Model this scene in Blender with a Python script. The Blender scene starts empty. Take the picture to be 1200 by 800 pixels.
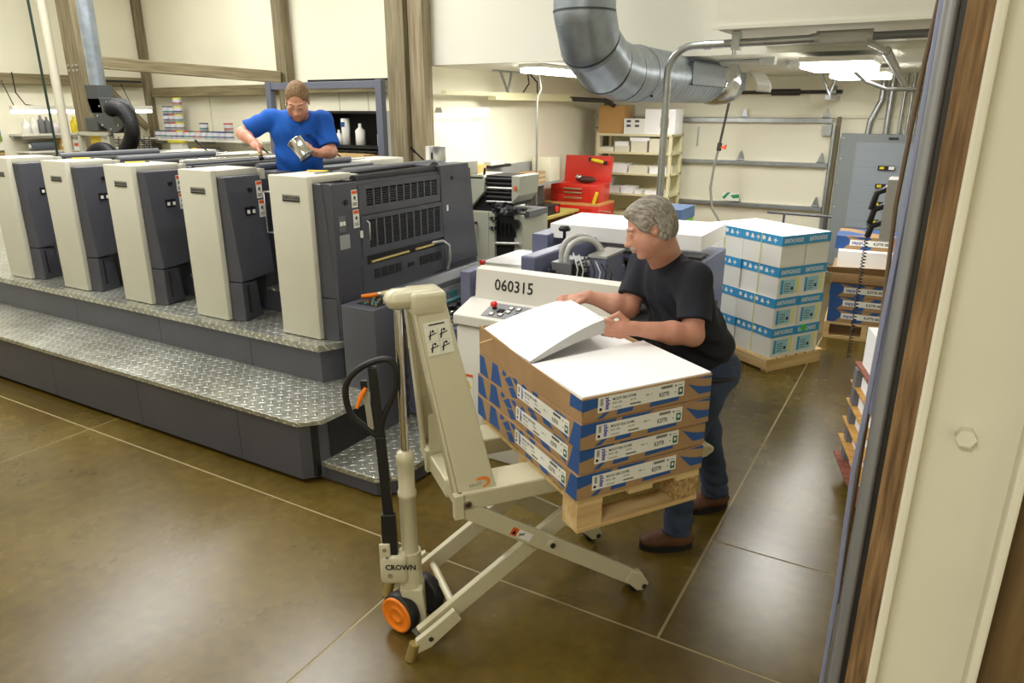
import bpy, bmesh, math, random
import numpy as np
from mathutils import Vector, Matrix
random.seed(7)
SC = bpy.context.scene
COL = SC.collection
R = math.radians
# ---------------- camera ----------------
cd = bpy.data.cameras.new('camera'); cam = bpy.data.objects.new('camera', cd); COL.objects.link(cam)
cd.sensor_width = 36; cd.lens = 835/1200*36; cd.clip_start = .05
cam.location = (0, 0, 2.1); cam.rotation_euler = (R(90-18.1), 0, R(30.1))
SC.camera = cam
# ---------------- world and lights ----------------
w = bpy.data.worlds.new('world'); SC.world = w; w.use_nodes = True
w.node_tree.nodes['Background'].inputs[0].default_value = (1, .985, .95, 1)
w.node_tree.nodes['Background'].inputs[1].default_value = .25
def area(name, loc, sx, sy, e, col=(1, .985, .95), rot=(0, 0, 0)):
    l = bpy.data.lights.new(name, 'AREA'); l.shape = 'RECTANGLE'; l.size = sx; l.size_y = sy; l.energy = e; l.color = col
    o = bpy.data.objects.new(name, l); COL.objects.link(o); o.location = loc; o.rotation_euler = rot
    return o
# rows of ceiling fluorescents in the tall hall (above the frame)
for i, (x, y, e) in enumerate([(-1.9, 1.0, 34), (-1.9, 3.6, 34), (-5.0, 1.2, 60), (-5.0, 3.9, 60), (-8.3, 1.2, 60), (-8.3, 4.2, 60), (-8.6, 5.4, 46), (-5.8, 5.2, 46)]):
    area('ceiling_lamp_light', (x, y, 4.55), .35, 2.2, e)
area('entry_fill_light', (-.5, -1.4, 3.6), .8, .8, 44)  # added fill behind the camera, no fixture there; brightens the near column
for x, y in ((-3.5, 6.9), (-.9, 6.6), (-.9, 8.6), (-2.6, 8.6)):
    area('bay_lamp_light', (x, y, 2.40), .3, 1.1, 17)
SC.view_settings.view_transform = 'Standard'; SC.view_settings.look = 'None'
SC.view_settings.exposure = 0.5; SC.view_settings.gamma = 1.0

# ---------------- helpers ----------------
def lin(c):
    return tuple(((v/255)/12.92 if v/255 <= .04045 else ((v/255+.055)/1.055)**2.4) for v in c)
MATS = {}
def M(name, col, rough=.5, metal=0., var=0., vs=6., bump=0., bs=40., coat=0., emit=0., stretch=None, col2=None, trans=0.):
    if name in MATS: return MATS[name]
    m = bpy.data.materials.new(name); m.use_nodes = True; nt = m.node_tree; b = nt.nodes['Principled BSDF']
    c = lin(col)
    b.inputs['Base Color'].default_value = (*c, 1); b.inputs['Roughness'].default_value = rough; b.inputs['Metallic'].default_value = metal
    if coat: b.inputs['Coat Weight'].default_value = coat; b.inputs['Coat Roughness'].default_value = .15
    if trans: b.inputs['Transmission Weight'].default_value = trans
    if emit: b.inputs['Emission Color'].default_value = (*c, 1); b.inputs['Emission Strength'].default_value = emit
    tc = nt.nodes.new('ShaderNodeTexCoord'); mp = nt.nodes.new('ShaderNodeMapping'); nt.links.new(tc.outputs['Object'], mp.inputs[0])
    if stretch: mp.inputs['Scale'].default_value = stretch
    if var or col2:
        n = nt.nodes.new('ShaderNodeTexNoise'); n.inputs['Scale'].default_value = vs; n.inputs['Detail'].default_value = 5; nt.links.new(mp.outputs[0], n.inputs[0])
        rp = nt.nodes.new('ShaderNodeValToRGB'); nt.links.new(n.outputs[0], rp.inputs[0])
        d = lin(col2) if col2 else tuple(max(0, v*(1-var)) for v in c)
        rp.color_ramp.elements[0].color = (*d, 1); rp.color_ramp.elements[1].color = (*(c if col2 else tuple(min(1, v*(1+var*.6)) for v in c)), 1)
        rp.color_ramp.elements[0].position = .33; rp.color_ramp.elements[1].position = .68
        nt.links.new(rp.outputs[0], b.inputs['Base Color'])
    if bump:
        n2 = nt.nodes.new('ShaderNodeTexNoise'); n2.inputs['Scale'].default_value = bs; n2.inputs['Detail'].default_value = 4; nt.links.new(mp.outputs[0], n2.inputs[0])
        bp = nt.nodes.new('ShaderNodeBump'); bp.inputs['Strength'].default_value = bump; bp.inputs['Distance'].default_value = .01; nt.links.new(n2.outputs[0], bp.inputs['Height']); nt.links.new(bp.outputs[0], b.inputs['Normal'])
    MATS[name] = m; return m
def tread_mat():
    m = M('tread_plate', (188, 190, 180), .34, .75, var=.25, vs=9)
    nt = m.node_tree; b = nt.nodes['Principled BSDF']; N = nt.nodes.new; L = nt.links.new
    tc = N('ShaderNodeTexCoord'); sp = N('ShaderNodeSeparateXYZ'); L(tc.outputs['Object'], sp.inputs[0])
    def mt(op, a, b_=None, c_=None):
        n = N('ShaderNodeMath'); n.operation = op
        for i, v in enumerate((a, b_, c_)):
            if v is None: continue
            if isinstance(v, (int, float)): n.inputs[i].default_value = v
            else: L(v, n.inputs[i])
        return n.outputs[0]
    s = 1/.052
    yz = mt('ADD', sp.outputs[1], sp.outputs[2])
    u = mt('MULTIPLY', mt('ADD', sp.outputs[0], yz), s*.7071); v = mt('MULTIPLY', mt('SUBTRACT', sp.outputs[0], yz), s*.7071)
    fu = mt('FLOOR', u); fv = mt('FLOOR', v); du = mt('SUBTRACT', mt('FRACT', u), .5); dv = mt('SUBTRACT', mt('FRACT', v), .5)
    par = mt('MODULO', mt('ABSOLUTE', mt('ADD', fu, fv)), 2.0)
    def loz(a, b2): return mt('ADD', mt('POWER', mt('MULTIPLY', a, 2.15), 2.0), mt('POWER', mt('MULTIPLY', b2, 6.0), 2.0))
    l1 = loz(du, dv); l2 = loz(dv, du)
    d = mt('ADD', mt('MULTIPLY', l1, par), mt('MULTIPLY', l2, mt('SUBTRACT', 1.0, par)))
    h = mt('MAXIMUM', mt('SUBTRACT', 1.0, d), 0.0); h = mt('POWER', h, .5)
    bp = N('ShaderNodeBump'); bp.inputs['Strength'].default_value = 1.0; bp.inputs['Distance'].default_value = .006; L(h, bp.inputs['Height']); L(bp.outputs[0], b.inputs['Normal'])
    mx = N('ShaderNodeMix'); mx.data_type = 'RGBA'; L(h, mx.inputs[0])
    old = b.inputs['Base Color'].links[0].from_socket
    L(old, mx.inputs[6]); mx.inputs[7].default_value = (*lin((226, 226, 216)), 1)
    L(mx.outputs[2], b.inputs['Base Color'])
    return m
def floor_mat():
    m = M('polished_concrete', (112, 92, 50), .22, 0)
    nt = m.node_tree; b = nt.nodes['Principled BSDF']; N = nt.nodes.new; L = nt.links.new
    tc = N('ShaderNodeTexCoord')
    n = N('ShaderNodeTexNoise'); n.inputs['Scale'].default_value = .9; n.inputs['Detail'].default_value = 6; n.inputs['Roughness'].default_value = .62; L(tc.outputs['Object'], n.inputs[0])
    rp = N('ShaderNodeValToRGB'); L(n.outputs[0], rp.inputs[0]); e = rp.color_ramp.elements
    e[0].position = .3; e[0].color = (*lin((74, 58, 20)), 1); e[1].position = .72; e[1].color = (*lin((108, 91, 38)), 1)
    n2 = N('ShaderNodeTexNoise'); n2.inputs['Scale'].default_value = 14; n2.inputs['Detail'].default_value = 8; L(tc.outputs['Object'], n2.inputs[0])
    mx = N('ShaderNodeMix'); mx.data_type = 'RGBA'; mx.blend_type = 'OVERLAY'; mx.inputs[0].default_value = .35; L(rp.outputs[0], mx.inputs[6]); L(n2.outputs[0], mx.inputs[7]); L(mx.outputs[2], b.inputs['Base Color'])
    mr = N('ShaderNodeMapRange'); mr.inputs[3].default_value = .16; mr.inputs[4].default_value = .36; L(n.outputs[0], mr.inputs[0]); L(mr.outputs[0], b.inputs['Roughness'])
    return m
def wood_mat(name, c1, c2, rough=.75, axis=2, sc=1.):
    st = [18*sc, 18*sc, 18*sc]; st[axis] = 1.2*sc
    return M(name, c1, rough, col2=c2, vs=1.6, bump=.5, bs=2.5, stretch=tuple(st))

class B:
    """collects shapes, links them as one mesh object"""
    def __init__(s): s.v = []; s.f = []; s.m = []; s.mats = []; s.sm = []
    def mi(s, mat):
        if mat not in s.mats: s.mats.append(mat)
        return s.mats.index(mat)
    def add(s, vs, fs, mat, smooth=False, T=None):
        k = len(s.v); i = s.mi(mat)
        for p in vs:
            p = Vector(p)
            s.v.append(T @ p if T is not None else p)
        for f in fs: s.f.append([k+j for j in f]); s.m.append(i); s.sm.append(smooth)
    def box(s, x0, x1, y0, y1, z0, z1, mat, T=None, bev=0.):
        if bev:
            bm = bmesh.new(); bmesh.ops.create_cube(bm, size=1)
            for v in bm.verts: v.co = Vector((x0+(v.co.x+.5)*(x1-x0), y0+(v.co.y+.5)*(y1-y0), z0+(v.co.z+.5)*(z1-z0)))
            bmesh.ops.bevel(bm, geom=bm.edges[:], offset=bev, segments=2, profile=.5, affect='EDGES')
            bm.verts.index_update()
            s.add([v.co.copy() for v in bm.verts], [[v.index for v in f.verts] for f in bm.faces], mat, True, T); bm.free(); return
        vs = [(x, y, z) for z in (z0, z1) for y in (y0, y1) for x in (x0, x1)]
        s.add(vs, [(0, 2, 3, 1), (4, 5, 7, 6), (0, 1, 5, 4), (2, 6, 7, 3), (0, 4, 6, 2), (1, 3, 7, 5)], mat, False, T)
    def prism(s, pts, a0, a1, mat, axis='z', T=None):
        n = len(pts)
        f = {'z': lambda p, a: (p[0], p[1], a), 'y': lambda p, a: (p[0], a, p[1]), 'x': lambda p, a: (a, p[0], p[1])}[axis]
        vs = [f(p, a0) for p in pts] + [f(p, a1) for p in pts]
        s.add(vs, [list(range(n))[::-1], list(range(n, 2*n))] + [(i, (i+1) % n, n+(i+1) % n, n+i) for i in range(n)], mat, False, T)
    def hexa(s, bot, top, mat, T=None):
        n = len(bot); s.add(list(bot)+list(top), [list(range(n))[::-1], list(range(n, 2*n))] + [(i, (i+1) % n, n+(i+1) % n, n+i) for i in range(n)], mat, False, T)
    def cyl(s, p0, p1, r, mat, r1=None, n=16, T=None, caps=True):
        p0 = Vector(p0); p1 = Vector(p1); r1 = r if r1 is None else r1
        q = (p1-p0).to_track_quat('Z', 'Y'); vs = []
        for p, rr in ((p0, r), (p1, r1)):
            for i in range(n):
                a = 2*math.pi*i/n; vs.append(p + q @ Vector((rr*math.cos(a), rr*math.sin(a), 0)))
        s.add(vs, [(i, (i+1) % n, n+(i+1) % n, n+i) for i in range(n)], mat, True, T)
        if caps: s.add(vs, [list(range(n))[::-1], list(range(n, 2*n))], mat, False, T)
    def tube(s, pts, r, mat, n=8, T=None, closed=False):
        pts = [Vector(p) for p in pts]; m = len(pts); vs = []; up = Vector((0, 0, 1)); prev = None
        for i, p in enumerate(pts):
            t = (pts[(i+1) % m]-pts[i-1]) if (closed or 0 < i < m-1) else (pts[min(i+1, m-1)]-pts[max(i-1, 0)])
            t.normalize()
            if prev is None: x = t.orthogonal().normalized()
            else: x = (prev - t*prev.dot(t)).normalized()
            prev = x; y = t.cross(x); rr = r[i] if isinstance(r, (list, tuple)) else r
            for k in range(n):
                a = 2*math.pi*k/n; vs.append(p + x*rr*math.cos(a) + y*rr*math.sin(a))
        fs = []
        for i in range(m if closed else m-1):
            j = (i+1) % m
            for k in range(n): fs.append((i*n+k, i*n+(k+1) % n, j*n+(k+1) % n, j*n+k))
        s.add(vs, fs, mat, True, T)
        if not closed: s.add(vs, [list(range(n))[::-1], list(range((m-1)*n, m*n))], mat, False, T)
    def lathe(s, prof, mat, c=(0, 0, 0), n=20, T=None, smooth=True):
        vs = []; m = len(prof)
        for r, z in prof:
            for k in range(n):
                a = 2*math.pi*k/n; vs.append((c[0]+r*math.cos(a), c[1]+r*math.sin(a), c[2]+z))
        fs = [(i*n+k, i*n+(k+1) % n, (i+1)*n+(k+1) % n, (i+1)*n+k) for i in range(m-1) for k in range(n)]
        s.add(vs, fs, mat, smooth, T); s.add(vs, [list(range(n))[::-1], list(range((m-1)*n, m*n))], mat, False, T)
    def sphere(s, c, r, mat, n=12, T=None):
        rx, ry, rz = r if isinstance(r, (list, tuple)) else (r, r, r)
        vs = []; h = n//2+1
        for i in range(h+1):
            t = math.pi*i/h
            for k in range(n):
                a = 2*math.pi*k/n; vs.append((c[0]+rx*math.sin(t)*math.cos(a), c[1]+ry*math.sin(t)*math.sin(a), c[2]-rz*math.cos(t)))
        s.add(vs, [(i*n+k, i*n+(k+1) % n, (i+1)*n+(k+1) % n, (i+1)*n+k) for i in range(h) for k in range(n)], mat, True, T)
    def grid(s, fn, nu, nv, mat, smooth=True, T=None):
        vs = [fn(i/nu, j/nv) for j in range(nv+1) for i in range(nu+1)]
        s.add(vs, [(j*(nu+1)+i, j*(nu+1)+i+1, (j+1)*(nu+1)+i+1, (j+1)*(nu+1)+i) for j in range(nv) for i in range(nu)], mat, smooth, T)
    def text(s, txt, size, mat, T, sx=1., bold=0., depth=.0, align='LEFT'):
        vs, fs = text_geo(txt, size, sx, bold, align); s.add(vs, fs, mat, False, T)
    def obj(s, name, parent=None, bev=0., seg=2, weld=False):
        me = bpy.data.meshes.new(name); me.from_pydata([tuple(v) for v in s.v], [], s.f)
        for m in s.mats: me.materials.append(m)
        me.polygons.foreach_set('material_index', s.m); me.polygons.foreach_set('use_smooth', s.sm)
        me.update()
        o = bpy.data.objects.new(name, me); COL.objects.link(o)
        if parent is not None:
            o.parent = parent
            W = parent; Mx = Matrix.Identity(4)
            while W is not None: Mx = W.matrix_basis @ Mx; W = W.parent
            if Mx != Matrix.Identity(4): me.transform(Mx.inverted())
        if bev:
            md = o.modifiers.new('edge', 'BEVEL'); md.width = bev; md.segments = seg; md.limit_method = 'ANGLE'; md.angle_limit = R(40)
        return o
_TG = {}
def text_geo(txt, size, sx=1., bold=0., align='LEFT'):
    k = (txt, size, sx, bold, align)
    if k in _TG: return _TG[k]
    cu = bpy.data.curves.new('t', 'FONT'); cu.body = txt; cu.size = size; cu.offset = bold; cu.resolution_u = 2; cu.align_x = align
    ob = bpy.data.objects.new('t', cu); COL.objects.link(ob)
    bpy.context.view_layer.update()
    me = bpy.data.meshes.new_from_object(ob.evaluated_get(bpy.context.evaluated_depsgraph_get()))
    vs = [(v.co.x*sx, v.co.y, 0) for v in me.vertices]; fs = [list(p.vertices) for p in me.polygons]
    bpy.data.objects.remove(ob); bpy.data.curves.remove(cu); bpy.data.meshes.remove(me)
    _TG[k] = (vs, fs); return vs, fs
def frame(o, x, y):
    """matrix: local x -> x, local y -> y, z = x cross y, origin o"""
    x = Vector(x).normalized(); y = Vector(y).normalized(); z = x.cross(y).normalized(); y = z.cross(x)
    m = Matrix.Identity(4)
    for i in range(3): m[i][0] = x[i]; m[i][1] = y[i]; m[i][2] = z[i]; m[i][3] = o[i]
    return m
def place(x, y, z=0, rz=0): return Matrix.Translation((x, y, z)) @ Matrix.Rotation(R(rz), 4, 'Z')
def tag(o, label=None, cat=None, group=None, kind=None):
    if label: o['label'] = label
    if cat: o['category'] = cat
    if group: o['group'] = group
    if kind: o['kind'] = kind
    return o
def thing(name, label, cat, loc=(0, 0, 0), rz=0, group=None):
    o = bpy.data.objects.new(name, None); COL.objects.link(o); o.location = loc; o.rotation_euler = (0, 0, R(rz)); o.empty_display_size = .1
    bpy.context.view_layer.update()
    return tag(o, label, cat, group)
def dup(o, parent=None, loc=None, rz=None, label=None):
    c = o.copy(); COL.objects.link(c); c.parent = parent
    if loc: c.location = loc
    if rz is not None: c.rotation_euler = (0, 0, R(rz))
    if label: c['label'] = label
    for ch in list(o.children): dup(ch, c)
    return c
def struct(o): o['kind'] = 'structure'; return o

# ---------------- materials ----------------
white_wall = M('cream_wall', (240, 236, 214), .8, var=.03, vs=1.2, bump=.05, bs=60)
white_paint = M('white_paint', (232, 230, 218), .7, var=.04, vs=2)
soffit_paint = M('soffit_paint', (232, 231, 218), .8)
cream_metal = M('cream_metal', (226, 220, 180), .45)
press_white = M('press_putty', (210, 208, 192), .42, var=.03, vs=3)
press_dark = M('press_charcoal', (76, 77, 86), .4, var=.08, vs=3)
press_dark2 = M('press_charcoal_light', (104, 106, 112), .4)
black = M('black', (18, 18, 20), .5)
rubber = M('rubber_black', (26, 26, 28), .55, bump=.1)
steel = M('galvanised', (176, 180, 182), .32, .85, var=.12, vs=14)
duct_m = M('duct_galvanised', (158, 168, 180), .38, .7, var=.16, vs=10)
chrome = M('chrome', (225, 225, 228), .12, 1.)
alum = M('aluminium', (200, 200, 198), .35, .8)
jack_m = M('jack_beige', (200, 194, 164), .35, coat=.3)
paper = M('paper', (250, 250, 250), .75)
paper_edge = M('paper_edge', (225, 225, 224), .85, bump=.6, bs=3, stretch=(1, 1, 500))
card = M('cardboard', (170, 136, 96), .8, var=.06, vs=12)
cblue = M('print_blue', (38, 84, 150), .6)
old_wood = wood_mat('barn_timber', (142, 132, 104), (106, 95, 70))
old_wood_y = wood_mat('barn_timber_y', (142, 132, 104), (106, 95, 70), axis=1)
old_wood_x = wood_mat('barn_timber_x', (146, 136, 104), (110, 96, 68), axis=0)
rough_brown = wood_mat('rough_brown', (150, 118, 78), (96, 70, 42), sc=4.)
pine = wood_mat('pine', (226, 200, 148), (196, 160, 104), axis=0, sc=.7)
osb = M('chipboard', (206, 176, 120), .85, col2=(140, 104, 62), vs=60)
red_m = M('toolbox_red', (206, 44, 30), .32, coat=.4)
orange = M('orange', (236, 128, 26), .4)
blue_grey = M('blue_grey_metal', (106, 110, 138), .4)
teal_gel = M('yellow_plastic', (226, 206, 40), .45)
green_m = M('green', (40, 150, 90), .5)
tread = tread_mat()
conc = floor_mat()
# ---------------- setting ----------------
b = B(); b.box(-13, 3, -3, 12, -.12, -.002, M('joint_fill', (156, 142, 104), .7)); flo = struct(b.obj('floor'))
G = .006
for x0, x1, y0, y1 in ((-13, -4.77, -3, 2.42), (-4.77, -1.85, -3, 2.42), (-1.85, 3, -3, 2.42), (-13, -4.77, 2.42, 12), (-4.77, -1.85, 2.42, 12), (-1.85, -.7, 2.42, 12), (-.7, 3, 2.42, 3.24), (-.7, 3, 3.24, 12)):
    b = B(); b.box(x0+G, x1-G, y0+G, y1-G, -.0015, 0, conc); b.obj('slab', flo)
def wall(name, x0, x1, y0, y1, z0, z1, m=white_wall):
    b = B(); b.box(x0, x1, y0, y1, z0, z1, m); return struct(b.obj(name))
wall('wall_left', -11.15, -11.0, -3, 7.65, 0, 4.9)
wall('wall_back', -11.0, -4.72, 7.5, 7.65, 0, 4.9)
wall('wall_inner', -4.66, -4.52, 6.2, 10.3, 0, 2.56)
wall('wall_header', -4.66, 1.4, 6.05, 6.2, 2.5, 4.05, soffit_paint)
wall('trim_1', -4.66, 1.4, 6.035, 6.05, 4.05, 4.11)
wall('wall_upper', -4.66, 1.4, 6.1, 6.2, 4.11, 4.9)
wall('wall_far', -4.52, 1.4, 10.3, 10.45, 0, 2.56)
wall('wall_right', 1.4, 1.55, -3, 10.45, 0, 4.9)
wall('wall_rear', -11.0, 1.4, -3.1, -3, 0, 4.9)
wall('ceiling', -11.15, 1.55, -3.1, 7.65, 4.9, 5.0)
wall('ceiling_bay', -4.66, 1.4, 6.2, 10.45, 2.5, 2.6, soffit_paint)
# boxed bulkhead
b = B(); b.box(-1.27, 1.39, 4.61, 6.035, 2.55, 4.6, white_paint); b.box(-1.285, 1.39, 4.598, 4.61, 2.545, 2.565, soffit_paint)
struct(b.obj('trim_2'))
# seams on the back wall
b = B()
for x in (-9.6, -7.0, -6.5, -5.8): b.box(x-.004, x+.004, 7.494, 7.5, 0, 2.3, M('seam', (190, 184, 158), .8))
struct(b.obj('trim_3'))
# garage door
gd = struct(bpy.data.objects.new('door_1', None)); COL.objects.link(gd); gd.location = (-2.3, 10.3, 0); bpy.context.view_layer.update()
dpan = M('door_cream', (228, 224, 204), .5)
zs = [0.0, .30, .85, 1.41, 1.965]
for z0, z1 in zip(zs[:-1], zs[1:]):
    b = B(); b.box(-3.42, -1.22, 10.25, 10.29, z0+.004, z1-.004, dpan); b.box(-3.42, -1.22, 10.235, 10.25, z1-.06, z1-.006, dpan); b.box(-3.42, -1.22, 10.235, 10.25, z0+.006, z0+.03, dpan); b.obj('panel', gd)
for z in (.845, 1.405, 1.955):
    b = B(); b.box(-3.40, -1.22, 10.18, 10.235, z-.022, z+.022, steel); b.box(-3.40, -1.22, 10.17, 10.18, z-.028, z+.006, steel); b.obj('strut', gd)
    for x in (-2.32, -1.30):
        b = B(); b.prism([(x-.045, z+.03), (x+.045, z+.03), (x+.028, z+.09), (x+.006, z+.15), (x-.006, z+.15), (x-.028, z+.09)], 10.21, 10.235, steel, 'y'); b.cyl((x-.05, 10.2, z+.035), (x+.05, 10.2, z+.035), .01, steel, n=8); b.obj('hinge', gd)
b = B(); b.box(-2.95, -2.93, 10.235, 10.245, 1.6, 1.86, steel); b.obj('slotted_strip', gd)
for z in (1.86, 1.70):
    b = B(); b.box(-1.32, -1.22, 10.17, 10.24, z-.09 if z > 1.8 else z-.03, z+.05, steel); b.obj('roller_bracket', gd)
    break
b = B(); b.box(-1.20, -1.17, 10.12, 10.2, 0, 1.9, steel); b.box(-1.17, -1.13, 10.2, 10.3, 0, 2.0, old_wood); b.obj('side_track', gd)
b = B(); b.cyl((-2.85, 10.18, 2.30), (-1.15, 10.18, 2.30), .022, M('dark_steel', (70, 68, 64), .5, .6)); b.cyl((-2.0, 10.18, 2.30), (-1.65, 10.18, 2.30), .04, MATS['dark_steel']); b.cyl((-1.28, 10.18, 2.3), (-1.22, 10.18, 2.3), .07, steel); b.obj('torsion_bar', gd)
b = B()
b.box(-1.23, -1.17, 9.3, 10.2, 2.20, 2.25, steel)
for yy in (9.4,):
    b.cyl((-1.20, yy, 2.25), (-1.32, yy, 2.5), .018, steel, n=6); b.cyl((-1.20, yy, 2.25), (-1.13, yy, 2.5), .018, steel, n=6)
b.obj('horizontal_track', gd)
# header above garage door
b = B(); b.box(-4.52, 1.4, 10.26, 10.3, 1.985, 2.02, dpan); struct(b.obj('trim_4'))
# partition: horizontal track of the second door and its bracket
tr = thing('door_track', 'pale steel track running along the cream side wall below the soffit', 'track', (-4.3, 6.3, 2.25))
b = B(); b.box(-4.34, -4.28, 6.1, 9.3, 2.23, 2.27, cream_metal); b.box(-4.36, -4.26, 7.0, 9.0, 2.19, 2.23, cream_metal); b.obj('rail', tr)
b = B()
for dy in (-.18, .08): 
    b.cyl((-4.31, 7.35, 2.27), (-4.31, 7.35+dy, 2.5), .016, steel, n=6)
b.box(-4.34, -4.28, 7.05, 7.65, 2.485, 2.5, steel); b.obj('hanger', tr)
b = B(); b.tube([(-4.31, 7.8, 2.5), (-4.3, 7.82, 2.38), (-4.31, 7.7, 2.28)], .008, rubber, 6); b.tube([(-4.31, 7.82, 2.5), (-4.3, 8.02, 2.4), (-4.31, 8.05, 2.27)], .008, rubber, 6); b.obj('cable', tr)
# far-left end conduit/wall strips by the shelf
b = B(); b.box(-4.36, -4.25, 10.22, 10.3, 0, 2.5, old_wood); tag(b.obj('timber_post'), 'thin brown timber upright in the far corner left of the cream shelves', 'post')
b = B(); b.box(-4.22, -3.9, 10.24, 10.3, 0, 2.15, M('grey_panel', (196, 196, 184), .7)); struct(b.obj('trim_5'))
b = B(); b.tube([(-4.3, 8.9, 2.22), (-4.0, 9.4, 2.2), (-3.96, 9.8, 2.1), (-3.95, 10.15, 1.9), (-3.95, 10.2, 1.2)], .03, MATS['dark_steel'], 8); tag(b.obj('flexible_conduit'), 'dark bent conduit dropping beside the brown box on the shelves', 'conduit')
# window-less cable drop at px 614
b = B(); b.tube([(-3.75, 7.0, 2.5), (-3.73, 7.05, 2.3), (-3.75, 7.0, 2.2), (-3.75, 7.0, 1.3), (-3.74, 7.0, .7)], .011, M('cable_grey', (110, 110, 100), .5), 6); tag(b.obj('hanging_cable'), 'grey power cable hanging from the soffit beside the small offset press', 'cable')

# ---------------- timber frame ----------------
def post(name, x0, x1, y0, y1, z0, z1, m, label, cat='post'):
    b = B(); b.box(x0, x1, y0, y1, z0, z1, m); return tag(b.obj(name, bev=.008), label, cat)
post('timber_post', -9.86, -9.56, 5.6, 5.88, 0, 4.9, old_wood, 'big weathered timber post behind the leftmost press tower')
b = B()
for z in (2.62, 2.56):
    for x in (-9.80, -9.70, -9.62): b.cyl((x, 5.6, z), (x, 5.585, z), .016, alum, n=6)
tag(b.obj('bolt_row'), 'row of bolt heads on the joint of the leftmost timber post', 'bolts')
post('timber_post', -7.95, -7.76, 7.34, 7.48, 0, 4.9, old_wood, 'timber post standing behind the head of the man in the blue shirt')
post('timber_post', -11.0, -10.90, 7.38, 7.5, 0, 4.9, old_wood, 'narrow timber post in the back left corner left of the ink cans')
b = B(); b.box(-4.80, -4.58, 5.84, 6.02, 0, 4.9, old_wood); b.box(-4.575, -4.40, 5.90, 6.04, 0, 4.9, old_wood_alt := wood_mat('barn_timber_light', (164, 152, 124), (130, 116, 88)))
tag(b.obj('timber_post', bev=.006), 'thick double timber post at the left end of the grey header', 'post')
def beam(p0, p1, w, h, m, label):
    p0 = Vector(p0); p1 = Vector(p1); d = p1-p0; L_ = d.length
    o = thing('timber_beam', label, 'beam', tuple(p0), math.degrees(math.atan2(d.y, d.x)))
    bb = B(); bb.box(0, L_, -w/2, w/2, -h/2, h/2, m); ob = bb.obj('beam', None, bev=.008); ob.parent = o; return o
def beam1(p0, p1, w, h, m, label):
    p0 = Vector(p0); p1 = Vector(p1); d = p1-p0
    bb = B(); bb.box(0, d.length, -w/2, w/2, -h/2, h/2, m, T=None); ob = bb.obj('timber_beam', None, bev=.008)
    ob.location = p0; ob.rotation_euler = (0, -math.atan2(d.z, math.hypot(d.x, d.y)), math.atan2(d.y, d.x)); return tag(ob, label, 'beam')
beam1((-9.6, 5.72, 2.67), (-7.86, 7.33, 2.50), .14, .15, old_wood_x, 'near timber beam running from the leftmost post to the middle post')
beam1((-10.93, 3.4, 2.48), (-10.93, 7.3, 2.48), .12, .14, old_wood_x, 'timber rail along the left wall above the strip lamp')
beam1((-10.78, 7.43, 2.335), (-8.06, 7.43, 2.35), .12, .14, old_wood_x, 'timber rail on the back wall above the ink cans')
beam1((-7.80, 7.43, 2.36), (-4.75, 7.43, 2.375), .12, .14, old_wood_x, 'timber rail on the back wall right of the middle post')
beam1((-10.9, 6.70, 2.43), (-10.9, 7.30, 1.80), .05, .10, old_wood_x, 'slanting timber brace on the left wall behind the blower')
# ---------------- doorway column, near right ----------------
b = B()
xl, xr, yf = .036, .192, 1.21
b.box(xl, xl+.014, yf, yf+.16, 0, 4.6, press_p := M('column_paint', (222, 218, 198), .6, var=.04, vs=3)); b.box(xr-.014, xr, yf, yf+.16, 0, 4.6, press_p); b.box(xl, xr, yf+.05, yf+.062, 0, 4.6, press_p)
col = thing('steel_column', 'cream painted steel channel column beside the doorway', 'column', (.11, 1.25, 0))
b.obj('column', col, bev=.004)
b = B(); b.cyl((.108, 1.262, 1.605), (.108, 1.240, 1.605), .015, press_p, n=6); b.obj('bolt_head', col)
b = B(); b.box(.002, .038, 1.24, 1.42, 0, 4.6, rough_brown); tag(b.obj('door_post', bev=.002), 'rough sawn dark brown timber between the conduits and the steel column', 'post')
b = B(); b.box(.203, .29, 1.33, 1.42, 0, 4.6, wood_mat('rough_brown_b', (120, 96, 58), (84, 62, 32))); tag(b.obj('door_post', bev=.002), 'dark brown timber right of the steel column', 'post')
b = B(); b.box(.3, 1.4, 1.5, 1.6, 0, 4.6, M('olive_wall', (150, 144, 110), .8)); struct(b.obj('wall_near'))
big = M('conduit_grey', (150, 152, 158), .4, .6)
b = B(); b.cyl((-.017, 1.26, .6), (-.017, 1.26, 4.6), .0115, big, n=14); b.box(-.006, .003, 1.262, 1.28, 0, 4.6, MATS['dark_steel']); tag(b.obj('conduit'), 'thick grey conduit running up the door post', 'conduit')
bl = M('conduit_blue', (140, 146, 176), .4, .4)
pts = [(-.036, 1.26, z) for z in (.2, .9, 1.15, 1.25)] + [(-.040, 1.262, 1.4), (-.042, 1.262, 1.5), (-.038, 1.26, 1.62), (-.036, 1.26, 1.75), (-.030, 1.262, 2.0), (-.028, 1.262, 2.4), (-.028, 1.262, 3.5)]
b = B(); b.tube(pts, .0045, bl, 8); tag(b.obj('conduit'), 'thin bluish cable weaving beside the thick conduit', 'cable')
b = B(); b.tube([(-.034, 1.30, 1.2), (-.036, 1.30, 1.7), (-.046, 1.30, 1.95), (-.040, 1.30, 2.15), (-.026, 1.30, 2.4), (-.02, 1.30, 3.4)], .0035, M('cable_brown', (104, 84, 62), .5), 8); tag(b.obj('cable'), 'thin brown cable crossing in front of the electrical panel', 'cable')
b = B(); b.tube([(-.028, 1.285, 1.6), (-.030, 1.285, 1.9), (-.022, 1.285, 2.2), (-.030, 1.285, 2.45), (-.03, 1.285, 3.4)], .006, bl, 8); tag(b.obj('cable'), 'pale blue cable bundled with the conduits at the door post', 'cable')
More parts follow.
